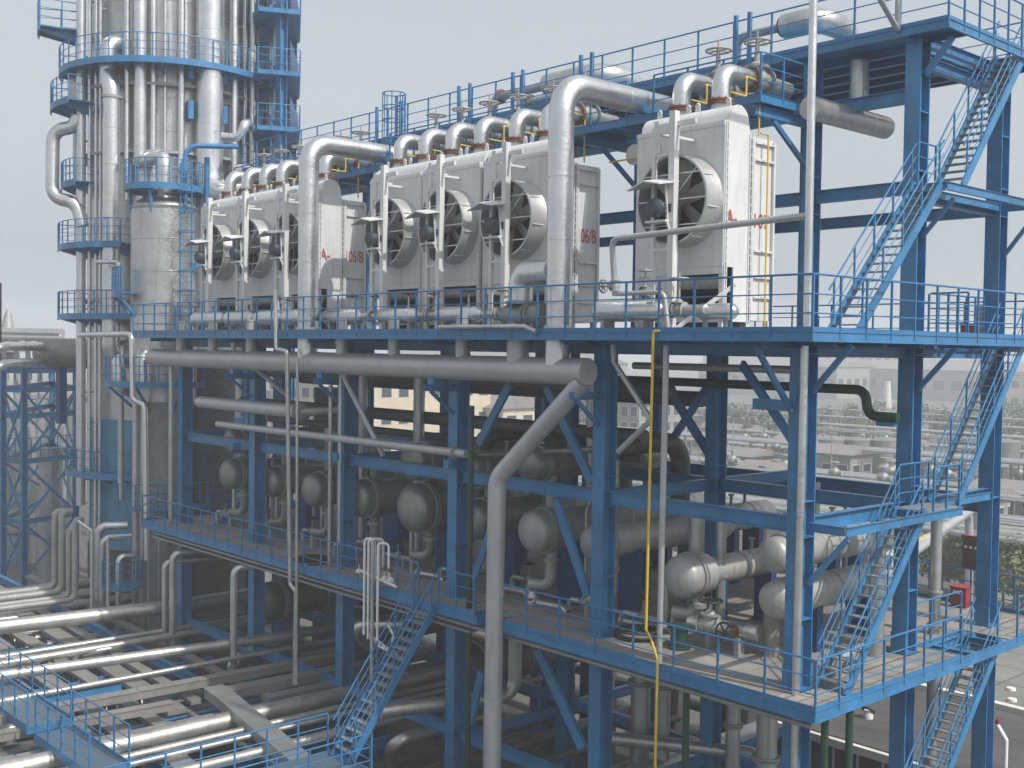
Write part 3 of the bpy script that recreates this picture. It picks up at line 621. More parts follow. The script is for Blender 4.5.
# level pipe from the pole to the drum
t=thing('level_pipe','slim level silver pipe from the pole across the right cooler, bent down at left','pipe',(-4,-1.5,0))
part('pipe',SILV,t,lambda b:b.tube([(1.0,-1.45,2.42),(-4.55,-1.45,2.28),(-4.55,-1.3,.9)],.075,.22,12))
valve(t,(-4.55,-1.3,1.15),(0,0,1),.09,.4,SILV,GREYP,up=(-1,0,0),wheel_r=.16)
valve(t,(-3.85,-1.0,1.0),(1,0,0),.08,.5,GREYP,GREYP,wheel_r=.15)
part('drop_pipe',SILV,t,lambda b:b.tube([(-4.55,-1.3,.95),(-3.0,-1.3,.95),(-2.85,-1.3,.02)],.06,.2,10))
mb=MB(); mb.tube([(1.02,-1.48,.01),(1.0,-1.48,9.6)],.085,seg=16); one(mb,'vent_pole',CLAD,'tall slim silver pole rising from the upper deck corner','pole')
e=at(897,29,'Y',4.12); mb=MB(); mb.tube([(1.0,-1.48,9.2),e],.07,seg=10); one(mb,'stay_pipe',SILV,'slim silver pipe slanting from the pole down to the top platform edge','pipe')
mb=MB(); mb.tube([e+V((0,.02,-.05)),e+V((0,.02,1.6))],.07,seg=10); one(mb,'vent_stub',GREYP,'short brownish upright pipe at the top platform edge near the corner column','pipe')
mb=MB(); mb.tube([(-10.9,-1.72,.16),(-7.35,-1.72,.16),(-6.9,-1.72,.02)],.065,.15,10); one(mb,'edge_pipe',CLADM,'slim silver pipe lying along the outer face of the deck channel below the swan neck','pipe')
# pipes over and under the top platform
def silver(label,pts,r,m=None,bend=None,seam=0,name='silver_pipe',group=None,seg=16,fl=()):
    t=thing(name,label,'pipe',pts[0],group)
    part('pipe',m or CLAD,t,lambda b:b.tube(pts,r,bend,seg,seam=seam,bs=8))
    for c,d in fl: 
        part('flange',GREYP,t,lambda b:b.lathe(V(c)-V(d).normalized()*.06,d,[(0,r*1.35),(.05,r*1.35),(.052,r*1.05),(.07,r*1.05),(.072,r*1.35),(.122,r*1.35)],18))
    return t
Yr=6.3
P=lambda px,py,Y=Yr: at(px,py,'Y',Y)
a=P(494,90);b_=P(548,79);c=P(600,70)
t=thing('roof_pipe','stepped silver pipe on the rack roof, thick at the right, above the middle trio','pipe',a)
part('pipe',GREYP,t,lambda q:q.tube([(a.x,Yr,TZ),(a.x,Yr,8.95),(b_.x,Yr,8.95)],.16,.3,12))
part('thick_pipe',CLADM,t,lambda q:q.tube([(b_.x,Yr,8.95),(c.x,Yr,8.95),(c.x,8.2,8.95),(c.x,8.2,TZ)],.40,.7,20,seam=1.2))
part('flange',RUST,t,lambda q:[q.lathe((x,Yr,8.95),(1,0,0),[(0,.26),(.12,.26)],16) for x in (a.x+.35,b_.x-.15)])
a2=P(522,100,5.7);b2=P(560,90,5.7)
t=thing('roof_pipe','thinner silver pipe below the stepped pipe on the rack roof','pipe',a2)
part('pipe',GREYP,t,lambda q:q.tube([(a2.x,5.7,TZ),(a2.x,5.7,8.3),(b2.x,5.7,8.3),(b2.x+1.6,5.7,8.3)],.15,.3,12))
part('flange',RUST,t,lambda q:[q.lathe((x,5.7,8.3),(1,0,0),[(0,.27),(.12,.27)],16) for x in (a2.x+.4,b2.x)])
a=P(737,42);b_=P(785,30);c=P(818,30)
t=thing('roof_pipe','stepped silver pipe on the rack roof behind the pole','pipe',a)
part('pipe',GREYP,t,lambda q:q.tube([(a.x,Yr,TZ),(a.x,Yr,9.05),(b_.x,Yr,9.05)],.13,.3,12))
part('thick_pipe',CLADM,t,lambda q:q.tube([(b_.x,Yr,9.05),(c.x,Yr,9.05),(c.x,8.0,9.05),(c.x,8.0,TZ)],.36,.62,20,seam=1.2))
part('flange',RUST,t,lambda q:q.lathe((b_.x-.1,Yr,9.05),(1,0,0),[(0,.3),(.14,.3)],16))
e=at(885,128,'X',-1.9)
silver('grey silver pipe crossing under the top platform beside the stair end column',[(-1.9,2.9,e.z),(-1.9,e.y,e.z)],.3,CLADM,name='cross_pipe')
silver('short upright silver pipe joining the cross pipe to the top platform',[(-1.9,5.2,e.z+.25),(-1.9,5.2,7.3)],.26,CLADM,name='cross_pipe')
e=at(640,160,'X',-7.2)
silver('grey silver pipe crossing under the rack between middle trio and right cooler',[(-7.6,2.7,5.2),(-7.6,7.4,5.2)],.3,CLADM,name='cross_pipe')
silver('long grey pipe under the top platform in the shade of the rack',[(-1.2,7.0,6.6),(-31,7.0,6.6)],.22,GREYP,name='long_pipe')
# ================================================================ exchangers and piping on the lower deck
def exchanger(label,x,y0,z,r,L,hr=None,m=None,legs=True,down=True,upn=True,tint=None):
    hr=hr or r*1.12; m=m or EXCH
    if m in (CLAD,CLADM): m=EXCH
    t=thing('heat_exchanger',label,'heat exchanger',(x,y0,LZ),'heat exchangers on the lower deck')
    prof=[(hr*.55*(1-math.cos(k*PI/16)),hr*math.sin(k*PI/16)) for k in range(9)]
    part('head_cover',m,t,lambda b:b.lathe((x,y0,z),(0,1,0),prof+[(hr*.55+.28,hr)],30,False,True))
    yb=y0+hr*.55+.28
    part('flange_ring',GREYP,t,lambda b:b.lathe((x,yb,z),(0,1,0),[(0,hr+.06),(.07,hr+.06),(.072,hr+.01),(.1,hr+.01),(.102,hr+.06),(.17,hr+.06)],30))
    def sh(b):
        pr=[(.17,hr*.98),(.6,hr*.98),(.75,r)]; s=1.5
        while s<L-.4: pr+=[(s-.03,r),(s-.025,r+.01),(s+.025,r+.01),(s+.03,r)]; s+=1.0
        pr+=[(L-.2,r),(L,r*.8),(L+.15,r*.3),(L+.18,.02)]
        b.lathe((x,yb,z),(0,1,0),pr,28)
    part('shell',m,t,sh)
    part('nameplate',WLAB,t,lambda b:b.box(x-r-.035,x-r-.022,yb+.9,yb+1.25,z-.08,z+.12),False)
    for s_ in (1.3,L*.6): part('small_nozzle',GREYP,t,lambda b:(b.tube([(x,yb+s_,z+r-.02),(x,yb+s_,z+r+.32)],.05,seg=10),b.lathe((x,yb+s_,z+r+.28),(0,0,1),[(0,.1),(.05,.1)],12)))
    part('clamp_band',GREYP,t,lambda b:b.lathe((x,yb+2.1,z),(0,1,0),[(0,r+.004),(.01,r+.022),(.07,r+.022),(.08,r+.004)],28,False,False))
    if legs:
        for yy in (yb+1.2,yb+L*.75):
            part('saddle',BLUED,t,lambda b:(b.box(x-r*.75,x+r*.75,yy-.13,yy+.13,LZ,z-r*.55),b.box(x-r*.8,x+r*.8,yy-.2,yy+.2,LZ,LZ+.05)),False)
    if down:
        part('outlet_pipe',m,t,lambda b:b.tube([(x+.05,yb+.35,z-hr*.8),(x+.05,yb+.35,LZ+.62),(x-.55,yb+.05,LZ+.62)],.17,.3,14))
        part('rusty_flange',GREYP,t,lambda b:b.lathe((x+.05,yb+.35,z-hr-.32),(0,0,1),[(0,.24),(.12,.24)],16))
        part('drain_leg',CLADM,t,lambda b:b.tube([(x-.55,yb+.05,LZ+.62),(x-.55,yb+.05,LZ)],.1,seg=10))
    if upn: part('inlet_pipe',m,t,lambda b:b.tube([(x-.05,yb+.4,z+hr*.8),(x-.05,yb+.4,z+hr+1.1)],.16,seg=14))
    return t
low=[(-27.5,.62),(-24.2,.58),(-21.2,.62),(-18.3,.66),(-15.2,.8),(-12.1,.62),(-9.35,.62),(-6.9,.5)]
for k,(x,r) in enumerate(low):
    exchanger('grey horizontal exchanger with domed head in the lower tier, %s from the far left end'%ORD[k],x,.32,-5.72 if k<7 else -5.72,r*.9,5.6,r,GREYD if k<6 else CLADM)
for k,(x,r,z) in enumerate(((-27.4,.5,-4.35),(-15.25,.62,-4.2),(-12.4,.55,-4.2),(-9.6,.5,-3.8))):
    exchanger('grey horizontal exchanger of the upper tier resting over another, %s from the far left end'%ORD[k],x,.4,z,r*.9,5.4,r,GREYD,False,False,False)
exchanger('silver exchanger with big sunlit domed head beside the two stacked ones',-4.35,.9,-6.32,.38,4.6,.56,CLAD,True,True,False)
exchanger('silver exchanger, upper of the stacked two behind the corner column',-1.8,1.35,-5.42,.42,4.8,.44,CLAD,False,False,False)
exchanger('silver exchanger, lower of the stacked two behind the corner column',-1.75,1.4,-6.55,.44,4.8,.47,CLAD,True,False,False)
for k,(x,y,r) in enumerate(((-4.6,6.9,.45),(-8.2,6.6,.5),(-11.0,6.6,.5),(-14,6.7,.5))):
    exchanger('silver exchanger in the back row of the lower deck, %s from the right'%ORD[k],x,y,-5.9,r*.9,3.4,r,CLADM,True,False,True)
# pedestal by the stacked pair
mb=MB(); mb.tube([(-2.0,1.87,LZ),(-2.0,1.87,-6.85)],.2,seg=18); one(mb,'pedestal',CONC,'stubby grey round pedestal standing under the stacked exchangers','pedestal')
# arched dark pipes between tiers
for k,(x,y) in enumerate(((-7.9,2.0),(-10.6,2.4),(-13.6,2.2))):
    silver('dark arched pipe over the exchangers, %s'%['left of the second front column','right of the third front column','left of the third front column','right of the second front column'][k],[(x,y,-5.2),(x,y,-3.2),(x+.2,y+3.2,-3.2),(x+.2,y+3.2,-5.4)],.3,GREYSHADE,.7,name='arched_pipe',group='arched pipes over the exchangers')
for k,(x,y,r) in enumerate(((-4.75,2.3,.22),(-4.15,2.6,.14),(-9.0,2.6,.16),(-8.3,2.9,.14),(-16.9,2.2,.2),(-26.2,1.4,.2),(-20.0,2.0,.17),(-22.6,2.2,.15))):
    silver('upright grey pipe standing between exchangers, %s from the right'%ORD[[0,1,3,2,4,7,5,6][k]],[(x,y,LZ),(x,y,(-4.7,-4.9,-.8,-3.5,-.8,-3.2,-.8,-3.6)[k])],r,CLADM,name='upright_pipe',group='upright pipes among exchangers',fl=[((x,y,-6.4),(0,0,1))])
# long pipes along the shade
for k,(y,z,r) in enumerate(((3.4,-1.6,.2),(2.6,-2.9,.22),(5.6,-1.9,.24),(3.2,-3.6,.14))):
    silver('long dark pipe running in the shade under the upper deck, %s level from top'%ORD[[0,2,1,3][k]],[(-6.6-.3*k,y,z),(-30,y,z)],r,GREYSHADE,name='long_pipe',group='long pipes in the shade under the deck')
silver('grey pipe line directly under the upper deck, right of the header end',[(-1.75,2.2,-.86),(-7,2.2,-.86)],.1,SILV,name='long_pipe')
# green line
silver('dark green pipe with an S bend reaching the middle row end column',[(-12.5,4.2,-1.33),(-.93,4.2,-1.36),(-.83,4.2,-2.02),(-.0,4.2,-2.02)],.125,GREEN,.3,name='green_pipe')
mb=MB(); mb.box(-.55,-.06,4.1,4.3,-2.25,-2.146); one(mb,'pipe_rest',BLUE,'small blue rest under the dark green pipe end','bracket',smooth=False)
silver('thin upright dark green pipe right of the third front column',[(-10.65,-.7,-2.1),(-10.65,-.7,G)],.085,GREEN,name='green_pipe')
for k,(x,y) in enumerate(((.86,-.2),(1.1,.4),(-2.75,-.5))):
    silver('dark green upright pipe below the lower deck, %s'%['just right of the corner column','second right of the corner column','left of the corner column'][k],[(x,y,-8.3),(x,y,G)],.085,GREEN,name='green_pipe')
# white blue bracket by the corner column
mb=MB(); mb.box(-1.28,-.235,-.12,-.02,-1.75,-1.5); one(mb,'side_bracket',BLUE,'pale blue horizontal bracket on the left of the corner column','bracket',smooth=False)
# grey drop line and its sloping head
silver('wide silver pipe sloping from the header then dropping straight past the lower deck',[(-5.9,-1.0,-1.25),(-8.82,-1.3,-4.0),(-8.78,-1.42,G+.5)],.25,SILV,.7,seam=2.6,name='drop_pipe',seg=24)
# corner column downpipe etc
silver('bright silver pipe running down the face of the corner column',[(.28,-.42,-.25),(.2,-.42,G)],.09,CLAD,name='down_pipe')
silver('slim white upright pipe right of the second front column',[(-3.15,-1.0,-.3),(-3.2,-1.0,LZ)],.075,SILV,name='down_pipe')
mb=MB(); mb.tube([(-2.75,-1.5,.03),(-2.98,-1.68,.03),(-3.05,-1.68,-7.0),(-3.2,-1.3,-7.35),(-3.0,-1.3,-7.75),(-3.05,-1.3,G+1)],.034,.06,8); one(mb,'gas_pipe',YELL,'long yellow pipe hanging from the upper deck past the lower deck edge','pipe')
mb=MB(); mb.tube([(-19.85,-1.78,1.46),(-19.75,-1.78,-.55),(-19.05,-1.78,-.62),(-19.2,-1.5,-8.6),(-18.9,-1.45,-8.8),(-18.95,-1.45,-12)],.075,.1,10); one(mb,'conduit_pipe',CLADM,'slim silver pipe stepping down in front of header and lower deck, fourth bay','pipe')
mb=MB(); mb.tube([(-18.85,-1.5,-.9),(-18.85,-1.45,-12)],.05,.1,8); one(mb,'conduit_pipe',CLADM,'thinner silver pipe running down beside the stepped slim pipe','pipe')
mb=MB(); mb.tube([(-24.2,-1.0,-.25),(-24.2,-1.0,-.6),(-22.6,.5,-2.4)],.09,.1,8); one(mb,'drain_pipe',SILV,'thin grey pipe slanting inward under the deck near the fifth column','pipe')
mb=MB(); mb.tube([(-17.2,-1.0,-.25),(-17.2,-.7,-1.5),(-15.8,-.1,-4.0)],.085,.1,8); one(mb,'drain_pipe',SILV,'thin grey pipe slanting right under the deck beside the fourth column','pipe')
a=[at(*q,'Y',-.5) for q in ((613,345),(614,362),(651,420),(618,452))]; mb=MB(); mb.tube(a,.075,.12,8); one(mb,'drain_pipe',SILV,'thin grey V bent pipe just right of the second front column','pipe')
silver('thick silver pipe crossing the two far left front columns at half height',[at(200,402,'Y',-.5),at(303,412,'Y',-.5)],.24,SILV,name='front_pipe',fl=[(at(300,411,'Y',-.5),(1,0,0))])
silver('darker pipe continuing right from the thick silver front pipe',[at(303,412,'Y',-.5),at(360,409,'Y',.6)],.16,GREYD,name='front_pipe')
silver('long slim silver pipe crossing in front of three front columns',[at(218,424,'Y',-.45),at(467,454,'Y',-.45)],.13,SILV,name='front_pipe',fl=[(at(455,452.5,'Y',-.45),(1,0,0))])
silver('slim dark pipe continuing right behind the drop pipe',[at(472,456,'Y',.9),at(600,449,'Y',.9)],.09,GREYD,name='front_pipe')
for k,(px,py) in enumerate(((236,442),(340,452),(451,459))):
    p=at(px,py,'Y',-.4); mb=MB(); mb.box(p.x-.12,p.x+.12,-.6,-.25,p.z-.28,p.z-.02); one(mb,'pipe_rest',BLUE,'small blue rest under the long slim front pipe, %s from left'%ORD[k],'bracket','rests under the slim front pipe',smooth=False)
# column face conduits
for k,(x,lab) in enumerate(((-30.5,'far left'),(-17.8,'fourth'),(-18.4,'fourth, left one'),(-5.0,'x'))):
    if k==3: break
    mb=MB(); mb.tube([(x,-.45,-1.3),(x,-.45,LZ+.0)],.11 if k==0 else .07,seg=10); one(mb,'conduit_pipe',CLADM,['silver upright pipe left of the far left front column','slim silver pipe on the fourth front column, right one','slim silver pipe on the fourth front column, left one'][k],'pipe')
# U loops of small pipe outside the lower deck
t=thing('steam_manifold','cluster of thin white U bent pipes outside the lower deck railing','pipe',(-14.5,-1.42,-9.7))
for dx,top,bot in ((-.42,-6.45,-9.5),(-.2,-6.45,-9.6),(.02,-6.4,-14.5),(.3,-6.5,-9.7)):
    part('loop_pipe',WLAB if dx!=.02 else CLADM,t,lambda b:b.tube([(-14.5+dx,-1.42,bot),(-14.5+dx,-1.42,top),(-14.5+dx+.26,-1.2,top-.02),(-14.5+dx+.26,-1.2,top-1.3)],.04 if dx!=.02 else .06,.12,8))
part('cross_pipe',WLAB,t,lambda b:b.tube([(-15.3,-1.3,-7.55),(-13.4,-1.3,-7.75)],.045,seg=8))
part('drip_pipe',WLAB,t,lambda b:b.tube([(-14.2,-1.42,-9.7),(-13.5,-1.42,-9.75),(-13.35,-1.42,-9.2),(-14.0,-1.2,-9.0)],.035,.1,8))
for dx in (-.9,.5,.8): valve(t,(-14.5+dx,-1.3,-7.6),(1,0,0),.05,.3,WLAB,RUST,wheel_r=.1)
# floor level fittings
t=thing('valve_line','grey pipe run with valves on the deck before the sunlit exchanger','pipe',(-3.2,1.1,LZ))
part('pipe',CLADM,t,lambda b:b.tube([(-3.9,1.0,LZ+.6),(-2.1,1.45,LZ+.6)],.2,seg=16))
part('support',GREYP,t,lambda b:b.box(-3.47,-3.33,1.1,1.35,LZ,LZ+.45),False); part('support',GREYP,t,lambda b:b.box(-2.57,-2.43,1.1,1.35,LZ,LZ+.45),False)
valve(t,(-3.35,1.15,LZ+.62),(1,.25,0),.2,.62,GREYP,RUBB,wheel_r=.3)
valve(t,(-2.6,1.3,LZ+.62),(1,.25,0),.12,.55,RUST,RUBB,up=(0,-1,0),wheel_r=.26)
t=thing('pump_strainer','dark green strainer pot on the lower deck by the valve run','pump',(-3.9,.6,LZ))
part('pot',GREEN,t,lambda b:b.lathe((-3.9,.6,LZ),(0,0,1),[(0,.3),(.06,.3),(.07,.22),(.5,.22),(.52,.3),(.58,.3),(.66,.1)],18))
part('spout',GREYP,t,lambda b:b.tube([(-3.9,.6,LZ+.4),(-4.4,.5,LZ+.5)],.08,seg=10))
silver('silver pipe lying on the deck by the lower stair foot',[(-.1,2.9,LZ+.4),(.05,1.5,LZ+.4),(.05,1.5,LZ)],.14,CLAD,.2,name='floor_pipe')
silver('tall silver pipe passing through the lower deck near the stair opening',[(-.45,7.2,-4.3),(-.45,7.2,G)],.15,CLADM,name='upright_pipe',fl=[((-.45,7.2,-6.9),(0,0,1)),((-.45,7.2,-7.8),(0,0,1))])
silver('silver upright pipe behind the lower stair flight',[(-.3,3.9,-4.6),(-.3,3.9,LZ)],.2,CLADM,name='upright_pipe')
for k,(x,y) in enumerate(((-9.79,1.0),)):
    t=thing('extinguisher','white bottle with red top standing on the lower deck','extinguisher',(x,y,LZ))
    part('bottle',WLAB,t,lambda b:b.lathe((x,y,LZ),(0,0,1),[(0,.11),(.03,.12),(.3,.12),(.38,.07),(.42,.05)],18))
    part('cap',RED,t,lambda b:(b.lathe((x,y,LZ+.42),(0,0,1),[(0,.08),(.08,.09),(.14,.05)],14),b.bar((x,y,LZ+.5),(x+.1,y,LZ+.42),.03,.03)))
    part('label_band',RED,t,lambda b:b.lathe((x,y,LZ+.14),(0,0,1),[(0,.122),(.08,.122)],18,False,False))
for k,(x,y,lab) in enumerate(((-19.4,-.5,'black hose coil lying on the deck behind the railing at left'),(-5.3,.6,'black hose coil lying on the deck right of the second front column'))):
    mb=MB()
    for j in range(4): mb.torus((x+random.uniform(-.05,.05),y+random.uniform(-.05,.05),LZ+.04+.05*j),(random.uniform(-.06,.06),0,1),.6-.05*(j%2),.03,26,6)
    one(mb,'hose_coil',RUBB,lab,'hose')
bx=at(960,607,'Z',LZ)
t=thing('hydrant_cabinet','red fire hydrant cabinet standing at the far end of the lower deck','cabinet',bx)
part('body',RED,t,lambda b:b.box(bx.x-.24,bx.x+.24,bx.y-.15,bx.y+.15,LZ+.08,LZ+.6),False)
part('door',RED,t,lambda b:b.box(bx.x-.21,bx.x+.21,bx.y-.165,bx.y-.15,LZ+.11,LZ+.57),False)
part('white_label',WLAB,t,lambda b:b.box(bx.x-.15,bx.x+.15,bx.y-.171,bx.y-.166,LZ+.42,LZ+.52),False)
[part('foot',RED,t,lambda b:b.box(bx.x+s*.18-.03,bx.x+s*.18+.03,bx.y-.12,bx.y+.12,LZ,LZ+.08),False) for s in (-1,1)]
part('roof',RED,t,lambda b:b.prism([(bx.x-.28,bx.y-.2,LZ+.601),(bx.x+.28,bx.y-.2,LZ+.601),(bx.x+.28,bx.y-.2,LZ+.63),(bx.x-.28,bx.y-.2,LZ+.63)],(0,.38,.04)),False)
q=at(978,606,'Z',LZ)
t=thing('call_board','dark red board on a red post at the far end of lower deck','sign',(q.x,q.y,LZ))
part('post',RED,t,lambda b:b.bar((q.x,q.y,LZ),(q.x,q.y,LZ+1.3),.08,.08,(0,1,0)),False)
part('board',mat('brown_board',(.12,.07,.065),.5,0,.2),t,lambda b:b.box(q.x-.5,q.x+.42,q.y-.06,q.y+.06,LZ+1.1,LZ+2.0),False)
part('board_frame',RED,t,lambda b:(b.box(q.x-.54,q.x+.46,q.y-.07,q.y+.07,LZ+2.001,LZ+2.1)),False)
[part('gauge',WLAB,t,lambda b:b.lathe((q.x-.4+.16*j,q.y-.061,LZ+1.75),(0,-1,0),[(0,.05),(.02,.05)],10)) for j in range(5)]
q=at(970,334,'Z',0.02); q=V((-1.6,10.2,0))
t=thing('fire_box','small red box standing behind the upper deck railing','box',at(970,330,'Y',10.2))
b0=at(970,330,'Y',10.2)
part('body',RED,t,lambda b:b.box(b0.x-.22,b0.x+.22,10.05,10.35,0,.42),False); part('lid',RED,t,lambda b:b.box(b0.x-.25,b0.x+.25,10.02,10.38,.421,.48),False)
b1=at(986,330,'Y',10.4)
t=thing('oil_drum','grey drum standing beside the red box on the upper deck','drum',(b1.x,10.4,0))
part('shell',GREYP,t,lambda b:b.lathe((b1.x,10.4,0),(0,0,1),[(0,.3),(.03,.31),(.33,.3),(.35,.32),(.37,.3),(.66,.3),(.68,.32),(.7,.3),(1.0,.3),(1.02,.31),(1.03,.28)],20))
# tray and pipes clipped beneath the lower deck edge
mb=MB(); mb.tube([(1.0,-.95,-8.42),(-31,-.95,-8.42)],.06,seg=10); one(mb,'edge_pipe',GREYP,'slim brownish pipe slung beneath the lower deck front edge','pipe')
mb=MB(); mb.box(-31,-10.2,-1.05,-.75,-8.6,-8.53); one(mb,'cable_tray',TRAYG,'narrow cable tray slung beneath the lower deck front edge','tray',smooth=False)
# pipes under the lower deck, right half
for k,(px,r,Y) in enumerate(((733,.2,3.0),(767,.26,1.6),(640,.3,4.0),(662,.24,4.2))):
    x=at(px,730,'Y',Y).x
    silver('grey upright pipe below the lower deck, %s'%['second right of the middle column','just left of the corner column','left of the yellow pipe','behind the yellow pipe'][k],[(x,Y,-8.4),(x,Y,G)],r,CLADM,name='upright_pipe',fl=[((x,Y,-10.5),(0,0,1))])
def up(px,py,z): return at(px,py,'Z',z)
silver('silver pipe with down elbow at left, crossing low behind the third front column',[at(391,775,'Z',-14.5),at(391,742,'Z',-12.6),(at(391,742,'Z',-12.6).x,3.2,-12.6)],.2,CLADM,.4,seam=2.,name='low_pipe')
silver('grey pipe turning up beneath the lower deck beyond the grey drop pipe',[(-13.2,-2,-11.4),(-11.8,2.2,-11.4),(-11.8,2.2,-9)],.22,CLADR,.5,name='low_pipe')
silver('fat dull pipe running low to the right behind second front column',[(-7.4,-.9,-12.9),(-7.4,9,-12.9)],.3,CLADR,seam=1.8,name='low_pipe')
silver('silver elbow pipe turning down low left of second front column',[(-8.1,-1.0,G),(-8.1,-1.0,-13.0),(-8.1,6,-13.0)],.2,CLADR,.4,name='low_pipe')
silver('grey pipe curving beside the second front column near the bottom',[(-8.6,3.,-12.1),(-4.6,5.5,-12.1),(-4.6,5.5,-15)],.2,CLADR,.6,name='low_pipe')
e=at(770,665,'Y',6); 
silver('silver elbow pipe low at the stair end under the deck',[(.2,6.6,-13.6),(.2,9.4,-13.4),(-2,9.4,-13.4)],.2,CLAD,.4,name='low_pipe')
silver('silver pipe bending to the ground behind the bottom stair',[(-.3,5.6,G),(-.3,5.6,-14.2),(-.3,9.6,-13.9)],.18,CLAD,.4,name='low_pipe')
random.seed(3)
for k in range(9):
    z=-13.2-.35*(k%3)-.2*(k//3); x=-10.5-2.3*k
    silver('dark low pipe in the shade under the lower deck, %s from the right'%ORD[k],[(x,-1.0,z),(x,8.8,z)],random.choice((.12,.16,.22)),GREYSHADE,name='low_pipe',group='dark low pipes under the deck')
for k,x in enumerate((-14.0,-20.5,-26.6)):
    exchanger('grey horizontal vessel on the ground floor under the lower deck, %s from right'%ORD[k],x,1.6,-11.0,.7,5,.8,GREYSHADE,False,False,False)
    t=thing('vessel_stand','blue stand carrying the ground floor vessel, %s from right'%ORD[k],'stand',(x,3,G),'stands of the ground floor vessels')
    for yy in (3.0,6.5): part('post',BLUED,t,lambda b:(b.box(x-.5,x+.5,yy-.15,yy+.15,G,-11.6)),False)
silver('silver elbow pipe turning down at left behind the fourth front column',[(-19.5,3.0,-12),(-19.5,.9,-10.4),(-18.2,2.6,-10.4)],.3,CLAD,.5,name='low_pipe')
# front small stair
sx=(X1+X2)/2
stair('small steep blue stair from the lower deck front edge down to the grating walk',(sx,-4.2,-12.0),(sx,LY-.06,LZ-.05),(1,0,0),.85,17,m=BLUER)
# inside stair behind far left columns
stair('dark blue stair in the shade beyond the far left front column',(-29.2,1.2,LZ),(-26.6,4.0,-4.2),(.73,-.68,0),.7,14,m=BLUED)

# small bore fittings on the lower deck floor
random.seed(21)
FX=[-28.6,-25.6,-22.6,-19.8,-16.9,-13.7,-10.6,-8.0,-5.7]
for k,x in enumerate(FX):
    y=random.uniform(.9,1.6); h=random.uniform(.35,.6); L=random.uniform(.9,1.5)
    t=thing('floor_valve','small silver valve run on the lower deck floor between exchangers, %s from the left'%ORD[k],'valve',(x,y,LZ),'small valve runs on the lower deck floor')
    part('pipe',CLADM,t,lambda b:b.tube([(x-L/2,y,LZ+.02),(x-L/2,y,LZ+h),(x+L/2,y+.1,LZ+h),(x+L/2,y+.1,LZ+1.6)],.085,.15,10))
    valve(t,(x,y+.05,LZ+h),(1,.07,0),.09,.5,GREYP,RUST if k%2 else RUBB,wheel_r=.16)
    part('support',GREYP,t,lambda b:b.box(x+.28,x+.36,y,y+.1,LZ,LZ+h-.08),False)
    if k%2: part('upright_pipe',CLADM,t,lambda b:b.tube([(x-.4,y+.5,LZ),(x-.4,y+.5,-5.0),(x-.1,y+1.4,-5.0)],.06,.15,8))
for k,(x,y) in enumerate(((-11.2,1.5),(-9.0,.95),(-5.9,1.3),(-14.6,.9),(-7.3,1.9))):
    mb=MB(); mb.tube([(x-.5,y,LZ+.12),(x+.35,y+.15,LZ+.12),(x+.5,y+.2,LZ)],.11,.1,12); mb.lathe((x-.5,y,LZ+.12),(-1,0,0),[(0,.17),(.07,.17)],14)
    one(mb,'drain_spool',CLADM,'short pale pipe spool lying on the lower deck floor, %s from the left'%ORD[[1,2,4,0,3][k]],'pipe','pipe spools on the lower deck floor')
# bigger dim lines and plant under the back of the frame
for k,(y,z,r) in enumerate(((10.2,-14.6,.3),(11.4,-13.6,.22),(12.6,-15.2,.4),(10.8,-12.2,.18))):
    silver('dark fat pipe running lengthwise behind the ground storey, %s'%['lower near one','middle one','lowest far one','topmost one'][k],[(-9,y,z),(-40,y,z)],r,GREYSHADE,name='low_pipe',group='fat dark pipes behind the ground storey')
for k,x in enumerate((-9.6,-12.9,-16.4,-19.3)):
    silver('squat dark upright vessel behind the ground storey, %s from the right'%ORD[k],[(x,11,G),(x,11,-12.6-.3*(k%2))],.75,GREYSHADE,name='dark_vessel',group='squat dark vessels behind the ground storey',seg=22,seam=1.2)
# ================================================================ towers at the left
TC=V((-42.3,5.0,0)); TD0=V((.904,-.428,0)).normalized(); TR0=V((.673,.740,0)).normalized(); TR0=(TR0-TD0*TR0.dot(TD0)).normalized()
TRD=3.9
def tp(phi,r,z=0): return TC+TD0*(r*math.cos(phi))+TR0*(r*math.sin(phi))+V((0,0,z))
A0=math.atan2(TD0.y,TD0.x)
def wa(phi): return A0+phi    # world angle (image right is +)
def phi_for(px,r):
    # angle on the near side at radius r whose azimuth shows at column px
    best=None
    for k in range(-100,101):
        ph=k/100*PI*.52; p=tp(ph,r); d=p-CP; q=512+F*d.dot(CX)/d.dot(CZ)
        if best is None or abs(q-px)<best[0]: best=(abs(q-px),ph)
    return best[1]
def zy(py,phi,r):
    p=tp(phi,r); d=p-CP; dep0=d.dot(CZ)
    lo,hi=-20,30
    for _ in range(40):
        m=(lo+hi)/2; q=V((p.x,p.y,m))-CP; yy=384+F*q.dot(CY)/q.dot(CZ)
        if yy>py: lo=m
        else: hi=m
    return (lo+hi)/2
t=thing('distillation_tower','huge silver clad distillation tower with pale blue lower wall','tower',(TC.x,TC.y,G))
def tw(b):
    pr=[(0,TRD)]; s=0
    for zz in range(1,17): pr+=[(zz*1.6-.04,TRD),(zz*1.6-.03,TRD+.02),(zz*1.6+.03,TRD+.02),(zz*1.6+.04,TRD)]
    pr+=[(27,TRD)]; b.lathe((TC.x,TC.y,-4.3),(0,0,1),pr,64)
part('shell',CLADM,t,tw)
part('lower_wall',TEAL,t,lambda b:b.lathe((TC.x,TC.y,-10.8),(0,0,1),[(0,TRD+.03),(6.48,TRD+.03),(6.49,TRD+.1),(6.54,TRD+.1)],64))
part('skirt',BRICK,t,lambda b:b.lathe((TC.x,TC.y,G),(0,0,1),[(0,TRD+.1),(5.69,TRD+.1)],64))
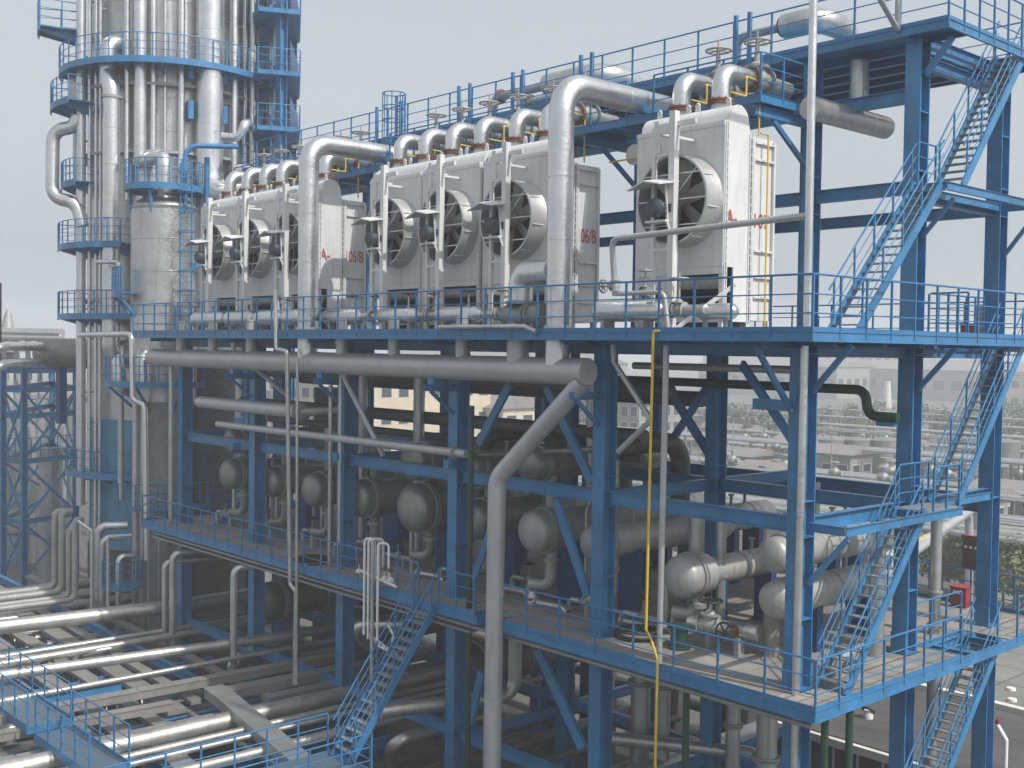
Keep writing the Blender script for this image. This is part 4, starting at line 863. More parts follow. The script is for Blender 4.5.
for k,(x,y,r,zt) in enumerate(((atd(207,400,55.5).x,atd(207,400,55.5).y,1.35,-.9),(-33.4,9.8,1.2,-2.5))): silver('added dark upright vessel darkening the view beyond the far left bay, %s one'%['nearer','farther'][k],[(x,y,G),(x,y,zt)],r,GREYSHADE,name='dark_vessel',seg=28,seam=1.6)  # vessels added to darken the gap in front of the tower wall
for zz in (1.6,8.9,12.2,): part('clamp_ring',GREYP,t,lambda b:b.lathe((TC.x,TC.y,zz),(0,0,1),[(0,TRD+.02),(.01,TRD+.5),(.14,TRD+.5),(.15,TRD+.02)],64,False,False))
# ring platforms
def ringplat(label,z,r0,r1,a0,a1,h=1.1,rail=True,br=5):
    t=thing('tower_platform',label,'platform',tp((a0+a1)/2,r1,z-.25),'platforms round the big tower')
    part('floor_plate',BLUE,t,lambda b:b.sector(TC,r0,r1,z-.06,z,wa(a0),wa(a1),28))
    part('edge_channel',BLUE,t,lambda b:b.sector(TC,r1-.03,r1+.02,z-.26,z+.04,wa(a0),wa(a1),28))
    for k in range(br):
        a=a0+(a1-a0)*(k+.5)/br; part('knee_bracket',BLUE,t,lambda b:b.prism([tp(a,r0,z-.061),tp(a,r1-.1,z-.061),tp(a,r1-.1,z-.22),tp(a,r0+.1,z-.62)],(tp(a+PI/2,.07)-TC)),False)
    if rail:
        n=max(6,int((a1-a0)*r1/.7)); pts=[tp(a0,r0,z)]+[tp(a0+(a1-a0)*k/n,r1-.02,z) for k in range(n+1)]+[tp(a1,r0,z)]
        railing('',pts,h,1.1,toe=False,parent=t,post=.05)
    return t
zP=zy(58,0,5.3)
ringplat('wide ring platform high on the big tower',zP,TRD+.02,5.4,-1.75,1.6,1.15,True,9)
LF=-1.25
def lp(px,py_top): return 
z1=zy(28,-1.4,6.0)
ringplat('boxy platform high at the left edge of the big tower',z1,4.3,6.4,-1.62,-1.3,1.3,True,2)
ringplat('rounded platform on the left of the tower below the wide ring',zy(104,-1.3,5.6),4.2,5.8,-1.62,-.95,1.15,True,3)
ringplat('small rounded platform left of the tower beside the bent pipe',zy(183,-1.3,5.2),4.2,5.3,-1.6,-1.0,1.1,True,3)
ringplat('long platform on the tower left at the height of the cooler fans',zy(243,-1.0,5.4),TRD+.02,5.45,-1.6,-.42,1.15,True,6)
ringplat('long platform on the tower left level with the upper deck',zy(314,-1.0,5.4),TRD+.02,5.45,-1.6,-.3,1.15,True,6)
ringplat('curved platform across the pale blue tower wall',zy(474,-.8,5.2),TRD+.05,5.1,-1.45,-.05,1.1,True,5)
# pipes on the tower: (px, width px, y top, y bottom)
def tpipe(label,px,wpx,y0,y1,off=.35,m=None,seam=1.5,top=None,bot=None,name='tower_pipe'):
    r=wpx/2*58/F; rr=TRD+off+r; ph=phi_for(px,rr); 
    z0=zy(y0,ph,rr) if y0>0 else 22.5; z1=zy(y1,ph,rr)
    pts=[tp(ph,rr,z0),tp(ph,rr,z1)]
    if top=='in': pts=[tp(ph,TRD-.2,z0)]+pts
    if bot=='in': pts=pts+[tp(ph,TRD-.2,z1)]
    t=thing(name,label,'pipe',pts[-1],'pipes running up the big tower')
    part('pipe',m or CLAD,t,lambda b:b.tube(pts,r,r*2.2,16,seam=seam,bs=8))
    zz=z1+1.5
    while zz<z0-1:
        part('clip',GREYP,t,lambda b:b.bar(tp(ph,TRD,zz),tp(ph,rr,zz),.1,.08),False); zz+=4.2
    return t
TP=[(81,9,-9,505,.5,None,'wide silver pipe at the far left edge of the big tower'),(89.5,4,-9,535,.35,None,'thin silver pipe beside the far left tower pipe, left one'),(95.5,3.4,-9,540,.3,None,'thin silver pipe beside the far left tower pipe, middle one'),(100.5,3,-9,545,.25,None,'thin silver pipe beside the far left tower pipe, right one'),
 (127,5.5,-9,200,.3,None,'silver tower pipe running right of the big bent tower pipe'),(140,12,-9,165,.25,None,'broad silver tower pipe ending behind the small tower top'),(153,5.5,-9,400,.2,None,'slim silver tower pipe in the middle, left one'),(163.5,3,-9,160,.15,None,'thinnest silver tower pipe in the middle'),
 (180,6.5,-9,400,.25,None,'slim silver tower pipe left of the fattest one'),(233,8,-9,300,.35,None,'silver tower pipe right of the fattest one'),(243,4.5,-9,300,.3,None,'thin silver tower pipe at the right edge')]
for px,wd,y0,y1,off,m,lab in TP:
    tpipe(lab,px,wd,y0,y1,off)
# large pipe leaving the tower wall and running down
ph=phi_for(111,TRD+.9); z0=zy(40,ph,TRD+.9)
t=thing('tower_pipe','thick bent silver pipe leaving the tower wall at the wide ring and dropping','pipe',tp(ph,5.2,-9))
part('pipe',CLAD,t,lambda b:b.tube([tp(ph+.02,TRD-.3,z0),tp(ph-.08,TRD+.75,z0),tp(ph-.08,TRD+.75,zy(70,ph,5)),tp(ph,TRD+.95,zy(88,ph,5)),tp(ph,TRD+.95,zy(352,ph,5)),tp(ph+.1,TRD-.3,zy(362,ph,5))],.42,.6,20,seam=1.6,bs=8))
part('flange',GREYP,t,lambda b:b.lathe(tp(ph,TRD+.95,zy(98,ph,5)),(0,0,1),[(0,.52),(.12,.52)],20))
# fattest pipe with a bottom elbow to the right, feeding the cooler line
rr=TRD+.72; ph=phi_for(209,rr); zb=zy(197,ph,rr); r=.66
t=thing('overhead_line','fattest silver tower pipe turning right at its foot toward the coolers','pipe',tp(ph,rr,zb))
pt=tp(ph,rr,22); p1=tp(ph,rr,zb); p2=p1+V((4.2,1.6,-.1))
part('pipe',CLAD,t,lambda b:b.tube([pt,p1,p2],r,1.3,26,seam=2.2,bs=10))
part('flange',RUST,t,lambda b:b.lathe(p2-V((.1,.04,0)),p2-p1,[(0,r+.2),(.1,r+.2),(.12,r+.06),(.16,r+.06),(.18,r+.2),(.28,r+.2)],26))
part('reducer',CLADM,t,lambda b:b.tube([p2,p2+(p2-p1).normalized()*2.4],r*.9,seg=24))
for k,py in enumerate((66,190)):
    z_=zy((72,112)[k],ph,rr)
    [part('support_lug',BLUE,t,lambda b:b.bar(tp(ph+s*.2,TRD,z_),tp(ph+s*.2,rr,z_),.25,.9),False) for s in (-1,1)]
# bent pipe on the far left
ph=-1.5
def lft(px,py,dep=56.5): return atd(px,py,dep)
silver('large C shaped silver pipe bowing out at the far left of the tower',[lft(78,116),lft(74,127),lft(53,131),lft(52,198),lft(76,202),lft(83,226)],.33,CLAD,.8,seam=1.2,name='bent_pipe',seg=20)
silver('silver branch pipe curling at the right of the fattest tower pipe',[lft(222,137,54.5),lft(240,138,54.5),lft(246,120,54.5),lft(250,128,55.5)],.22,CLAD,.5,name='bent_pipe')
silver('silver elbow pipe low at the right of the tower by the cooler line',[lft(236,172,56),lft(252,170,56),lft(257,185,56)],.35,CLAD,.6,name='bent_pipe')
silver('slim silver pipe stepping across the tower below the long platform',[lft(97,262,53.8),lft(119,262,53.6),lft(119,300,53.6)],.1,CLAD,.2,name='bent_pipe')
silver('slim silver pipe running level from tower to the upper deck corner',[lft(80,335,53.8),lft(132,334,50.5),lft(133,400,50.5),lft(145,405,50.3),lft(147,560,50.3)],.13,CLAD,.3,name='bent_pipe')
silver('silver elbow leaving the tower beside the small platform',[tp(-.55,TRD-.2,-.6),tp(-.55,TRD+.7,-.6),tp(-.5,TRD+.8,-2.6),tp(-.45,TRD-.2,-2.9)],.32,CLAD,.7,seam=1.4,name='bent_pipe')
# pipe vessel standing on the tower's left (manway drum)
for k,(px,py,dep,r,h) in enumerate(((78,86,57.5,.45,1.6),(108,165,57,.28,.1))):
    if k: break
    b0=lft(px,py+14,dep); mb=MB(); mb.lathe(b0,(0,0,1),[(0,r),(h*.6,r),(h*.8,r*.8),(h,.1)],18); one(mb,'small_drum',CLADM,'small silver drum standing on the rounded left tower platform','drum')
b0=lft(79,184,57.8); mb=MB(); mb.lathe(b0+V((0,0,.0)),(0,0,1),[(0,.3),(3.4,.3),(3.5,.22)],16); one(mb,'standpipe',CLADM,'silver level standpipe on the small rounded tower platform','pipe')
# ---------------- small column in front
VC=V((-36.0,1.8,0)); VR=1.5; vt=6.5
t=thing('small_tower','smaller silver tower with domed top in front of the big tower','tower',(VC.x,VC.y,G))
def vs(b):
    pr=[(0,VR)]
    for k in range(1,7): pr+=[(k*1.5-.03,VR),(k*1.5-.02,VR+.015),(k*1.5+.02,VR+.015),(k*1.5+.03,VR)]
    H=vt+3.1-.75; pr+=[(H,VR)]+[(H+.75*math.sin(a),VR*math.cos(a)) for a in [k*PI/16 for k in range(1,8)]]+[(H+.76,.05)]
    b.lathe((VC.x,VC.y,-3.1),(0,0,1),pr,48)
part('shell',CLADM,t,vs)
part('lower_shell',GREYP,t,lambda b:b.lathe((VC.x+.05,VC.y,G),(0,0,1),[(0,1.1)]+[q for k in range(1,8) for q in ((k*1.6-.03,1.1),(k*1.6-.02,1.115),(k*1.6+.02,1.115),(k*1.6+.03,1.1))]+[(12.4,1.1),(13.45,1.45)],40))
part('outlet_pipe',CLAD,t,lambda b:b.tube([(VC.x,VC.y,vt-.1),(VC.x,VC.y,vt+1.9),tp(phi_for(139,TRD+.5),TRD+.5,zy(164,0,4.4))],.32,.55,20,seam=1,bs=8))
zpl=vt+.35
cr=1.75
t2=thing('top_platform','round blue platform with davit on top of the smaller tower','platform',(VC.x,VC.y,zpl-.3))
part('floor_plate',BLUE,t2,lambda b:b.sector(VC,.5,cr,zpl-.06,zpl,0,2*PI,36))
part('edge_channel',BLUE,t2,lambda b:b.sector(VC,cr-.02,cr+.03,zpl-.24,zpl+.05,0,2*PI,36))
for k in range(6):
    a=k*PI/3+.2; part('leg',BLUE,t2,lambda b:b.bar(VC+V((math.cos(a)*1.45,math.sin(a)*1.45,zpl-1.3)),VC+V((math.cos(a)*1.6,math.sin(a)*1.6,zpl-.07)),.12,.12),False)
railing('',[VC+V((math.cos(a)*cr,math.sin(a)*cr,zpl)) for a in [k*2*PI/20 for k in range(21)]],1.15,.55,toe=False,parent=t2)
dv=VC+TR0*.9+TD0*.8
part('davit',BLUE,t2,lambda b:b.tube([dv+V((0,0,zpl)),dv+V((0,0,zpl+1.9)),dv+TR0*2.4+V((0,0,zpl+2.0))],.12,.6,12))
part('davit_post',BLUE,t2,lambda b:b.tube([VC+TR0*1.9+TD0*.2+V((0,0,zpl-2.5)),VC+TR0*1.9+TD0*.2+V((0,0,zpl+1.5))],.13,seg=12))
# ladder with cage
lc=VC+TR0*.95+TD0*1.35
t=thing('caged_ladder','caged blue ladder up the right of the smaller tower','ladder',lc+V((0,0,.1)))
part('rail',BLUER,t,lambda b:[b.bar(lc+TR0*s+V((0,0,.0)),lc+TR0*s+V((0,0,zpl+1)),.05,.05,(0,1,0)) for s in (-.25,.25)],False)
part('rung',BLUER,t,lambda b:[b.tube([lc-TR0*.25+V((0,0,.3*k)),lc+TR0*.25+V((0,0,.3*k))],.015,seg=6) for k in range(1,26)])
part('cage_hoop',BLUER,t,lambda b:[b.torus(lc+TD0*.38+V((0,0,2+.9*k)),(0,0,1),.38,.02,16,4) for k in range(7)])
sp=VC+TR0*2.0+TD0*.4
for k,(z_,lab) in enumerate(((3.3,'upper'),(.9,'lower'))):
    t=thing('ladder_landing','small blue %s ladder landing on the right of the smaller tower'%lab,'platform',sp+V((0,0,z_-.2)),'ladder landings on the smaller tower')
    part('floor_plate',BLUE,t,lambda b:(b.bar(sp+TR0*-.8+V((0,0,z_)),sp+TR0*.9+V((0,0,z_)),1.2,.08),b.bar(sp+TR0*-.8+TD0*.6+V((0,0,z_-.12)),sp+TR0*.9+TD0*.6+V((0,0,z_-.12)),.05,.22)),False)
    railing('',[sp-TR0*.8+TD0*.6+V((0,0,z_)),sp+TR0*.9+TD0*.6+V((0,0,z_)),sp+TR0*.9-TD0*.6+V((0,0,z_))],1.15,.6,toe=False,parent=t)
# platforms at the foot of the small tower
for k,(z_,r1,lab) in enumerate(((-2.2,2.6,'half round blue platform low on the smaller tower below the deck corner'),(1.9,2.3,'half round blue platform between both towers above the deck level'))):
    t=thing('tower_platform',lab,'platform',VC+V((0,0,z_-.25)))
    a0,a1=A0-1.75,A0+(.75 if k==0 else -.9)
    part('floor_plate',BLUE,t,lambda b:b.sector(VC,1.55,r1,z_-.06,z_,a0,a1,20)); part('edge_channel',BLUE,t,lambda b:b.sector(VC,r1-.02,r1+.03,z_-.24,z_+.05,a0,a1,20))
    for j in range(3):
        a=a0+(a1-a0)*(j+.5)/3; e=V((math.cos(a),math.sin(a),0)); part('knee_bracket',BLUE,t,lambda b:b.bar(VC+e*1.2+V((0,0,z_-1.4)),VC+e*(r1-.1)+V((0,0,z_-.2)),.09,.12),False)
    n=12; railing('',[VC+V((math.cos(a)*r1,math.sin(a)*r1,z_)) for a in [a0+(a1-a0)*j/n for j in range(n+1)]],1.15,.7,toe=False,parent=t)
t=thing('nozzle_valve','grey valve and spool on the smaller tower below the deck corner','valve',VC+TD0*1.3+V((0,0,-1.9)))
valve(t,VC+TD0*1.9-TR0*.1+V((0,0,-1.0)),TR0,.18,.7,GREYP,GREYP,wheel_r=.3)
part('spool',CLAD,t,lambda b:b.tube([VC+TD0*1.0-TR0*.9+V((0,0,-.9)),VC+TD0*2.0-TR0*.9+V((0,0,-.9)),VC+TD0*2.0-TR0*.9+V((0,0,-2.2))],.28,.5,14))
# low curved railing platform at foot
z_=-7.9
t=thing('tower_platform','curved blue platform beside the lower deck left end','platform',VC+V((0,0,z_-.3)))
part('floor_plate',BLUE,t,lambda b:b.sector(VC,1.15,2.5,z_-.08,z_,A0-.9,A0+1.1,16)); railing('',[VC+V((math.cos(a)*2.5,math.sin(a)*2.5,z_)) for a in [A0-.9+2.0*j/10 for j in range(11)]],1.1,.7,toe=False,parent=t)
# tall pipes standing between tower and deck
for k,(px,dep,wd,y0,y1) in enumerate(((136,51.8,7,400,632),(143,51.6,4,402,632),(149,51,3,520,630),(159,51,2,520,630),(121,53,6,395,500))):
    a=atd(px,y0,dep); b_=atd(px,y1,dep); b_=V((a.x,a.y,b_.z)); r=wd/2*dep/F
    silver('upright silver pipe between pale blue tower wall and lower deck, %s from left'%ORD[[1,2,3,4,0][k]],[a,b_],r,CLADM,name='upright_pipe',seam=1.6,group='upright pipes left of the lower deck')
# ---------------- blue stair tower behind
SC=[(281,57.5),(247,60),(262,64),(292,62.5)]
t=thing('stair_tower','tall blue steel ladder tower behind the big tower at right','tower',atd(281,300,60))
pts=[]
for px,dep in SC:
    p=atd(px,100,dep); pts.append(V((p.x,p.y,0)))
for i,p in enumerate(pts): part('post',BLUE,t,lambda b:b.ibeam(V((p.x,p.y,G)),V((p.x,p.y,22)),.36 if i!=0 else .5,.4,.03,(0,1,0)),False)
zl=[zy(y,.6,6) for y in (10,60,88,140,165)]+[2,-2]
zs=[19.2,16.3,13.2,10.4,7.6,4.6,1.6]
for k,z_ in enumerate(zs):
    part('landing_plate',BLUE,t,lambda b:b.prism([pts[0]+TD0*.5+TR0*.9+V((0,0,z_)),pts[3]+TR0*.4+V((0,0,z_)),pts[2]+V((0,0,z_)),pts[1]-TR0*.2+V((0,0,z_)),pts[0]+TD0*.5-TR0*1.2+V((0,0,z_))],(0,0,.22)),False)
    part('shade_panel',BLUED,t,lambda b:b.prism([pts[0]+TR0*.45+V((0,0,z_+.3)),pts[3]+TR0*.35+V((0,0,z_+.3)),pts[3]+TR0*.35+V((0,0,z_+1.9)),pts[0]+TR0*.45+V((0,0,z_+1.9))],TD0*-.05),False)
    railing('',[pts[0]+TD0*.5-TR0*1.2+V((0,0,z_+.22)),pts[0]+TD0*.5+TR0*.9+V((0,0,z_+.22)),pts[3]+TR0*.4+V((0,0,z_+.22))],1.1,.8,toe=False,parent=t)
    for i,j in ((0,1),(1,2),(2,3)):
        p,q=pts[i],pts[j]
        part('brace',BLUE,t,lambda b:b.bar(p+V((0,0,z_)),q+V((0,0,z_+2.9)),.1,.1),False)
        part('tie_beam',BLUE,t,lambda b:b.ibeam(p+V((0,0,z_-.1)),q+V((0,0,z_-.1)),.15,.2,.012),False)
    part('stair_flight',BLUER,t,lambda b:(b.bar(pts[1]+V((0,0,z_+.2)),pts[2]*.5+pts[0]*.5+V((0,0,z_+3.0)),.06,.2),b.bar(pts[1]+TD0*.7+V((0,0,z_+.2)),pts[2]*.5+pts[0]*.5+TD0*.7+V((0,0,z_+3.0)),.06,.2),
        [b.bar(pts[1]+(pts[2]*.5+pts[0]*.5-pts[1])*(s/10)+V((0,0,z_+.2+2.8*s/10)),pts[1]+TD0*.7+(pts[2]*.5+pts[0]*.5-pts[1])*(s/10)+V((0,0,z_+.2+2.8*s/10)),.2,.03) for s in range(1,10)]),False)
for k,(px,dep) in enumerate(((252,58),(257,60),(269,62),(274,59.5))):
    p=atd(px,100,dep); silver('silver upright pipe inside the blue ladder tower, %s from left'%ORD[k],[V((p.x,p.y,1)),V((p.x,p.y,22))],.13 if k!=1 else .09,CLADM,name='upright_pipe',group='upright pipes by the ladder tower')
# ================================================================ pipe rack at the lower left
RZ=-12.0
def gz(px,py,z): return at(px,py,'Z',z)
# blue rack beams along X
def rbeam(label,p,q,b=.2,h=.3): return beam(label,p,q,b,h,'beams of the low pipe rack',name='rack_beam')
rbeam('long blue rack beam descending from left edge past the first silver pipe',(-47,-2.3,-12.6),(-20,-3.0,-12.6),.22,.3)
rbeam('short pale blue rack stub beam upper left by the walkway',(-30.1,-8.6,-12.45),(-30.1,-5.2,-12.45),.2,.32)
rbeam('short pale blue rack stub beam lower left by the walkway',(-24.05,-8.2,-12.45),(-23.95,-5.4,-12.45),.2,.32)
for k,x in enumerate((-45,-39,-33,-27,-21,-15)):
    rbeam('blue cross beam under the pipe rack, %s from the left'%ORD[k],(x,-12.5,-13.15),(x,-.3,-13.15),.22,.34)
    for j,y in enumerate((-2.45,-6.4,-10.4)):
        column('blue rack post under the low pipes, %s line from left, %s from the deck'%(ORD[k],ORD[j]),x,y,G,-13.33,.26,.28,'posts of the low pipe rack',name='rack_post')
for k,y in enumerate((-6.4,-10.4)):
    rbeam('blue long beam low under the rack, %s from the deck'%ORD[k+1],(-47,y,-13.6),(-10,y,-13.6),.2,.3)
# pipes along Y
pl=[(-34.5,.30,-12.35,'brightest thick silver rack pipe crossing from left edge under the lower deck'),(-27.2,.19,-12.4,'thinner silver rack pipe second from the back'),(-17.6,.28,-12.35,'thick shining silver rack pipe nearest the walkway railing'),(-38.2,.22,-12.75,'dull silver rack pipe behind the brightest thick one'),(-40.2,.26,-12.75,'dull silver rack pipe third behind the brightest one'),(-42.5,.24,-12.7,'dull silver rack pipe farthest back'),(-36.6,.16,-12.8,'thin dull rack pipe just behind the brightest one')]
for x,r,z,lab in pl:
    pts=[(x-.5,-13,z),(x,9 if x>-36 else 3.2,z)]
    if x==-34.5: pts=[(-32.4,-13,-11.6),(-30.62,-.3,-11.6),(-30.65,9,-11.6)]
    if x==-27.2: pts=[(-25.4,-13,-11.6),(-23.42,.5,-11.6),(-23.2,9,-11.6)]
    silver(lab,pts,r,CLADR,seam=2.2,name='rack_pipe',seg=22,group='silver pipes across the rack')
# rectangular insulated ducts along Y
def duct(label,pts,w_,h,m,group='covered trays of the rack',name='covered_tray'):
    t=thing(name,label,'tray',pts[0],group)
    def f(b):
        for p,q in zip(pts,pts[1:]):
            p=V(p);q=V(q); b.bar(p,q,w_,h,(0,0,1))
    part('trunk',m,t,f,False)
    def lid(b):
        for p,q in zip(pts,pts[1:]):
            p=V(p);q=V(q); up=V((0,0,h/2+.012)); d=(q-p); n=max(1,int(d.length/2.4))
            for k in range(n): b.bar(p+up+d*((k+.004)/n),p+up+d*((k+.985)/n),w_+.06,.02,(0,0,1))
    part('cover_sheet',m,t,lid,False)
    return t
duct('beige covered tray crossing the rack, rear one of the two parallel',[(-22.3,-13,-12.2),(-21.3,4,-12.2)],.42,.26,TRAY)
duct('beige covered tray crossing the rack, front one of the two parallel',[(-21.1,-13,-12.3),(-20.3,-5.2,-12.3)],.34,.24,TRAY)
duct('grey covered tray running under the lower deck from the boxed corner',[(-19.9,-3.6,-12.15),(-19.5,5,-12.15)],.55,.28,TRAYG)
duct('boxed beige duct with a bend descending toward the grating walk',[(-20.1,-3.9,-12.05),(-18.9,-4.0,-12.1),(-13.3,-4.75,-12.35)],.62,.34,TRAYG)
duct('second grey covered tray under the deck right of the boxed corner',[(-18.95,-2.6,-12.35),(-18.5,5,-12.35)],.45,.26,TRAYG)
duct('narrow grey tray hugging the shining rack pipe',[(-18.35,-13,-12.45),(-17.95,4,-12.45)],.22,.2,TRAYG)
duct('narrow beige tray left of the rear covered tray',[(-23.1,-13,-12.4),(-22.0,4,-12.4)],.26,.2,TRAY)
duct('slim beige tray between the ducts and shining pipe',[(-19.3,-13,-12.55),(-18.6,4,-12.55)],.3,.2,TRAY)
duct('second short grey tray descending beside the boxed duct',[(-17.2,-6.8,-12.7),(-13.4,-7.3,-12.7)],.6,.16,TRAYG)
for k,(x,r,z) in enumerate(((-29.4,.12,-12.3),(-28.6,.16,-12.35),(-22.9,.1,-12.0),(-16.4,.12,-12.3),(-15.8,.09,-12.3),(-14.9,.16,-12.5))):
    silver('slender silver pipe between the bigger rack pipes, %s from the back'%ORD[k],[(x-.5,-13,z),(x,5,z)],r,CLADR,seam=2.4,name='rack_pipe',group='slender pipes across the rack')
for k,(y,z,w_) in enumerate(((-5.4,-12.9,.4),(-10.9,-12.7,.6),(-11.7,-12.7,.4),(-8.1,-12.9,.3),(-1.2,-12.9,.34),(-5.0,-13.1,.3))):
    duct('grey lengthwise tray low in the rack, %s from the deck'%ORD[[2,4,5,3,0,1][k]],[(-47,y+.6,z),(-14 if y<-7 else -19,y-.3,z)],w_,.13,TRAYG if k%2 else TRAY,'lengthwise trays of the rack')
for k,(y,r) in enumerate(((-4.1,.13),(-6.6,.1),(-7.8,.16),(-10.2,.13),(-12.2,.2))):
    silver('slim silver pipe running lengthwise on the rack, %s from the deck'%ORD[k],[(-47,y+.5,-13.0),(-14,y-.3,-13.0)],r,CLADM,seam=2.4,name='rack_pipe',group='slim lengthwise rack pipes')
# trays along X
duct('wide weathered tray descending across the rack from the left edge',[(-47,-3.55,-12.8),(-31.2,-4.15,-12.8),(-21.0,-4.75,-12.8)],.62,.16,TRAY)
duct('narrow weathered tray descending beside the wide one',[(-47,-2.95,-12.75),(-34,-3.25,-12.75),(-21.4,-3.85,-12.75)],.36,.14,TRAY)
duct('lower weathered tray descending beside the walkway',[(-36,-6.2,-12.95),(-20,-6.9,-12.95)],.6,.14,TRAY)
duct('lowest grey tray descending next to the walkway',[(-36,-7.3,-13.05),(-20,-7.7,-13.05)],.4,.12,TRAYG)
# walkway
def walk(label,x0,x1,y0,y1,z,m=GRATE):
    t=thing('grating_walk',label,'walkway',((x0+x1)/2,(y0+y1)/2,z-.2),'grating walks of the rack')
    part('grating',m,t,lambda b:(b.box(x0,x1,y0,y1,z-.04,z)),False)
    part('side_channel',BLUE,t,lambda b:(b.box(x0,x1,y0-.04,y0-.001,z-.2,z+.08),b.box(x0,x1,y1+.001,y1+.04,z-.2,z+.08),b.box(x0-.04,x0-.001,y0-.04,y1+.04,z-.2,z+.02),b.box(x1+.001,x1+.04,y0-.04,y1+.04,z-.2,z+.02)),False)
    return t
BGR=mat('blue_grating',(.085,.13,.18),.5,.1,.25,6)
walk('blue edged grating walk running down the lower left of the rack',-28,-20.2,-9.9,-8.6,-12.0,BGR)
walk('blue edged grating step nearer the viewer over the rack',-19.4,-15.4,-9.95,-8.85,-12.0,BGR)
walk('pale blue grating landing at the foot of the small steep stair',-12.75,-10.6,-11,-4.15,-12.0,BGR)
railing('blue railing on the far side of the lower left grating walk',[(-28,-8.6,-12),(-20.2,-8.6,-12)],1.1,1.1,toe=False)
railing('blue railing on the near side of the lower left grating walk',[(-28,-9.9,-12),(-20.2,-9.9,-12)],1.1,1.1,toe=False)
railing('blue railing on the far side of the nearer grating step',[(-19.4,-8.85,-12),(-15.4,-8.85,-12)],1.1,.9,toe=False)
railing('blue railing on the near side of the nearer grating step',[(-19.4,-9.95,-12),(-15.4,-9.95,-12)],1.1,.9,toe=False)
railing('blue railing on the far side of the stair foot landing',[(-12.75,-11,-12),(-12.75,-4.15,-12)],1.1,1.0,toe=False)
railing('blue railing on the near side of the stair foot landing',[(-10.6,-11,-12),(-10.6,-4.15,-12),(-11.4,-4.15,-12)],1.1,1.0,toe=False)
# low layer of pipes on the rack
random.seed(11)
LN=['dull low pipe of the under layer in the rack, %s from the left']
xs=[-46,-43.6,-41,-37.4,-35.8,-33.0,-31.4,-29.5,-25.6,-23.6]
for k,x in enumerate(xs):
    silver(LN[0]%ORD[k],[(x,-13,-13.75),(x+.2,-.6,-13.75)],random.choice((.14,.2,.26)),CLADM,name='low_rack_pipe',group='under layer pipes of the rack',seam=2.5)
for k,y in enumerate((-5.3,-5.9,-8.6,-9.4,-1.6)):
    silver('dull pipe running lengthwise low through the rack, %s from the deck'%ORD[[1,2,3,4,0][k]],[(-47,y,-14.3),(-9,y,-14.3)],(.2,.13,.2,.16,.18)[k],CLADM,name='low_rack_pipe',group='lengthwise low pipes of the rack')
silver('short silver pipe with elbow on the rack at the left edge',[gz(0,672,-12.6),gz(14,663,-12.6),gz(40,658,-12.6)],.22,CLAD,.5,name='rack_elbow')
silver('silver elbow lying behind the boxed duct near the front columns',[(-24.0,-.9,-13.2),(-24.0,-1.1,-12.3),(-24.0,2,-12.3)],.26,CLAD,.4,name='rack_elbow')
# upright pipes with elbows feeding the rack at the tower foot
for k,(px,dep,wd,yt,yb,m,dr) in enumerate(((55,52,7,512,588,GREYP,9),(62,51.5,7,512,592,GREYP,10),(69,51,5.5,532,597,GREYP,7),(75,50.6,6,520,600,GREYP,8),(98,51.8,8,526,596,CLAD,30),(102.5,51.4,7,538,598,CLAD,20),(119,50.8,7,557,606,CLAD,12))):
    a=atd(px,yt,dep); b_=V((a.x,a.y,atd(px,yb,dep).z)); r=wd/2*dep/F; e=atd(px+dr,yt-1,dep+.3)
    silver('silver pipe with top elbow standing at the tower foot, %s from left'%ORD[k],[e,a,b_,b_+V((-.3,-5,0)) if k<4 else b_+V((0,0,-2))],r,m,r*2.4,name='elbow_riser',group='elbow risers at the tower foot',seam=1.4)
silver('thin white pipe bent over at the tower foot',[atd(132,535,49),atd(108,537,49),atd(108,620,49)],.07,SILV,.15,name='thin_pipe')
silver('thin grey pipe standing at the tower foot by the bricks',[atd(78,521,50),atd(92,531,50),atd(92,610,50)],.09,CLADM,.15,name='thin_pipe')
# small curved platform at tower foot
q=atd(122,585,50.5)
t=thing('foot_platform','small curved blue platform with railing at the tower foot','platform',q)
part('floor_plate',BLUE,t,lambda b:b.sector(q,.0,.85,q.z-.12,q.z,0,2*PI,20)); railing('',[q+V((math.cos(a)*.85,math.sin(a)*.85,0)) for a in [j*2*PI/12 for j in range(13)]],1.1,.5,toe=False,parent=t)
# pipes in front of the far left columns
for k,(px,yt,dep,wd,dr) in enumerate(((173,553,46,7,12),(165,562,46.5,6,10),(234,568,41.8,7,14))):
    a=atd(px,yt,dep); b_=V((a.x,a.y,-13)); r=wd/2*dep/F; e=a+V((.5,2.2,0))
    silver('silver elbow riser below the lower deck, %s'%['right one of the far left pair','left one of the far left pair','standing alone near the fourth column'][k],[e,a,b_],r,CLADM,r*2.3,name='elbow_riser')
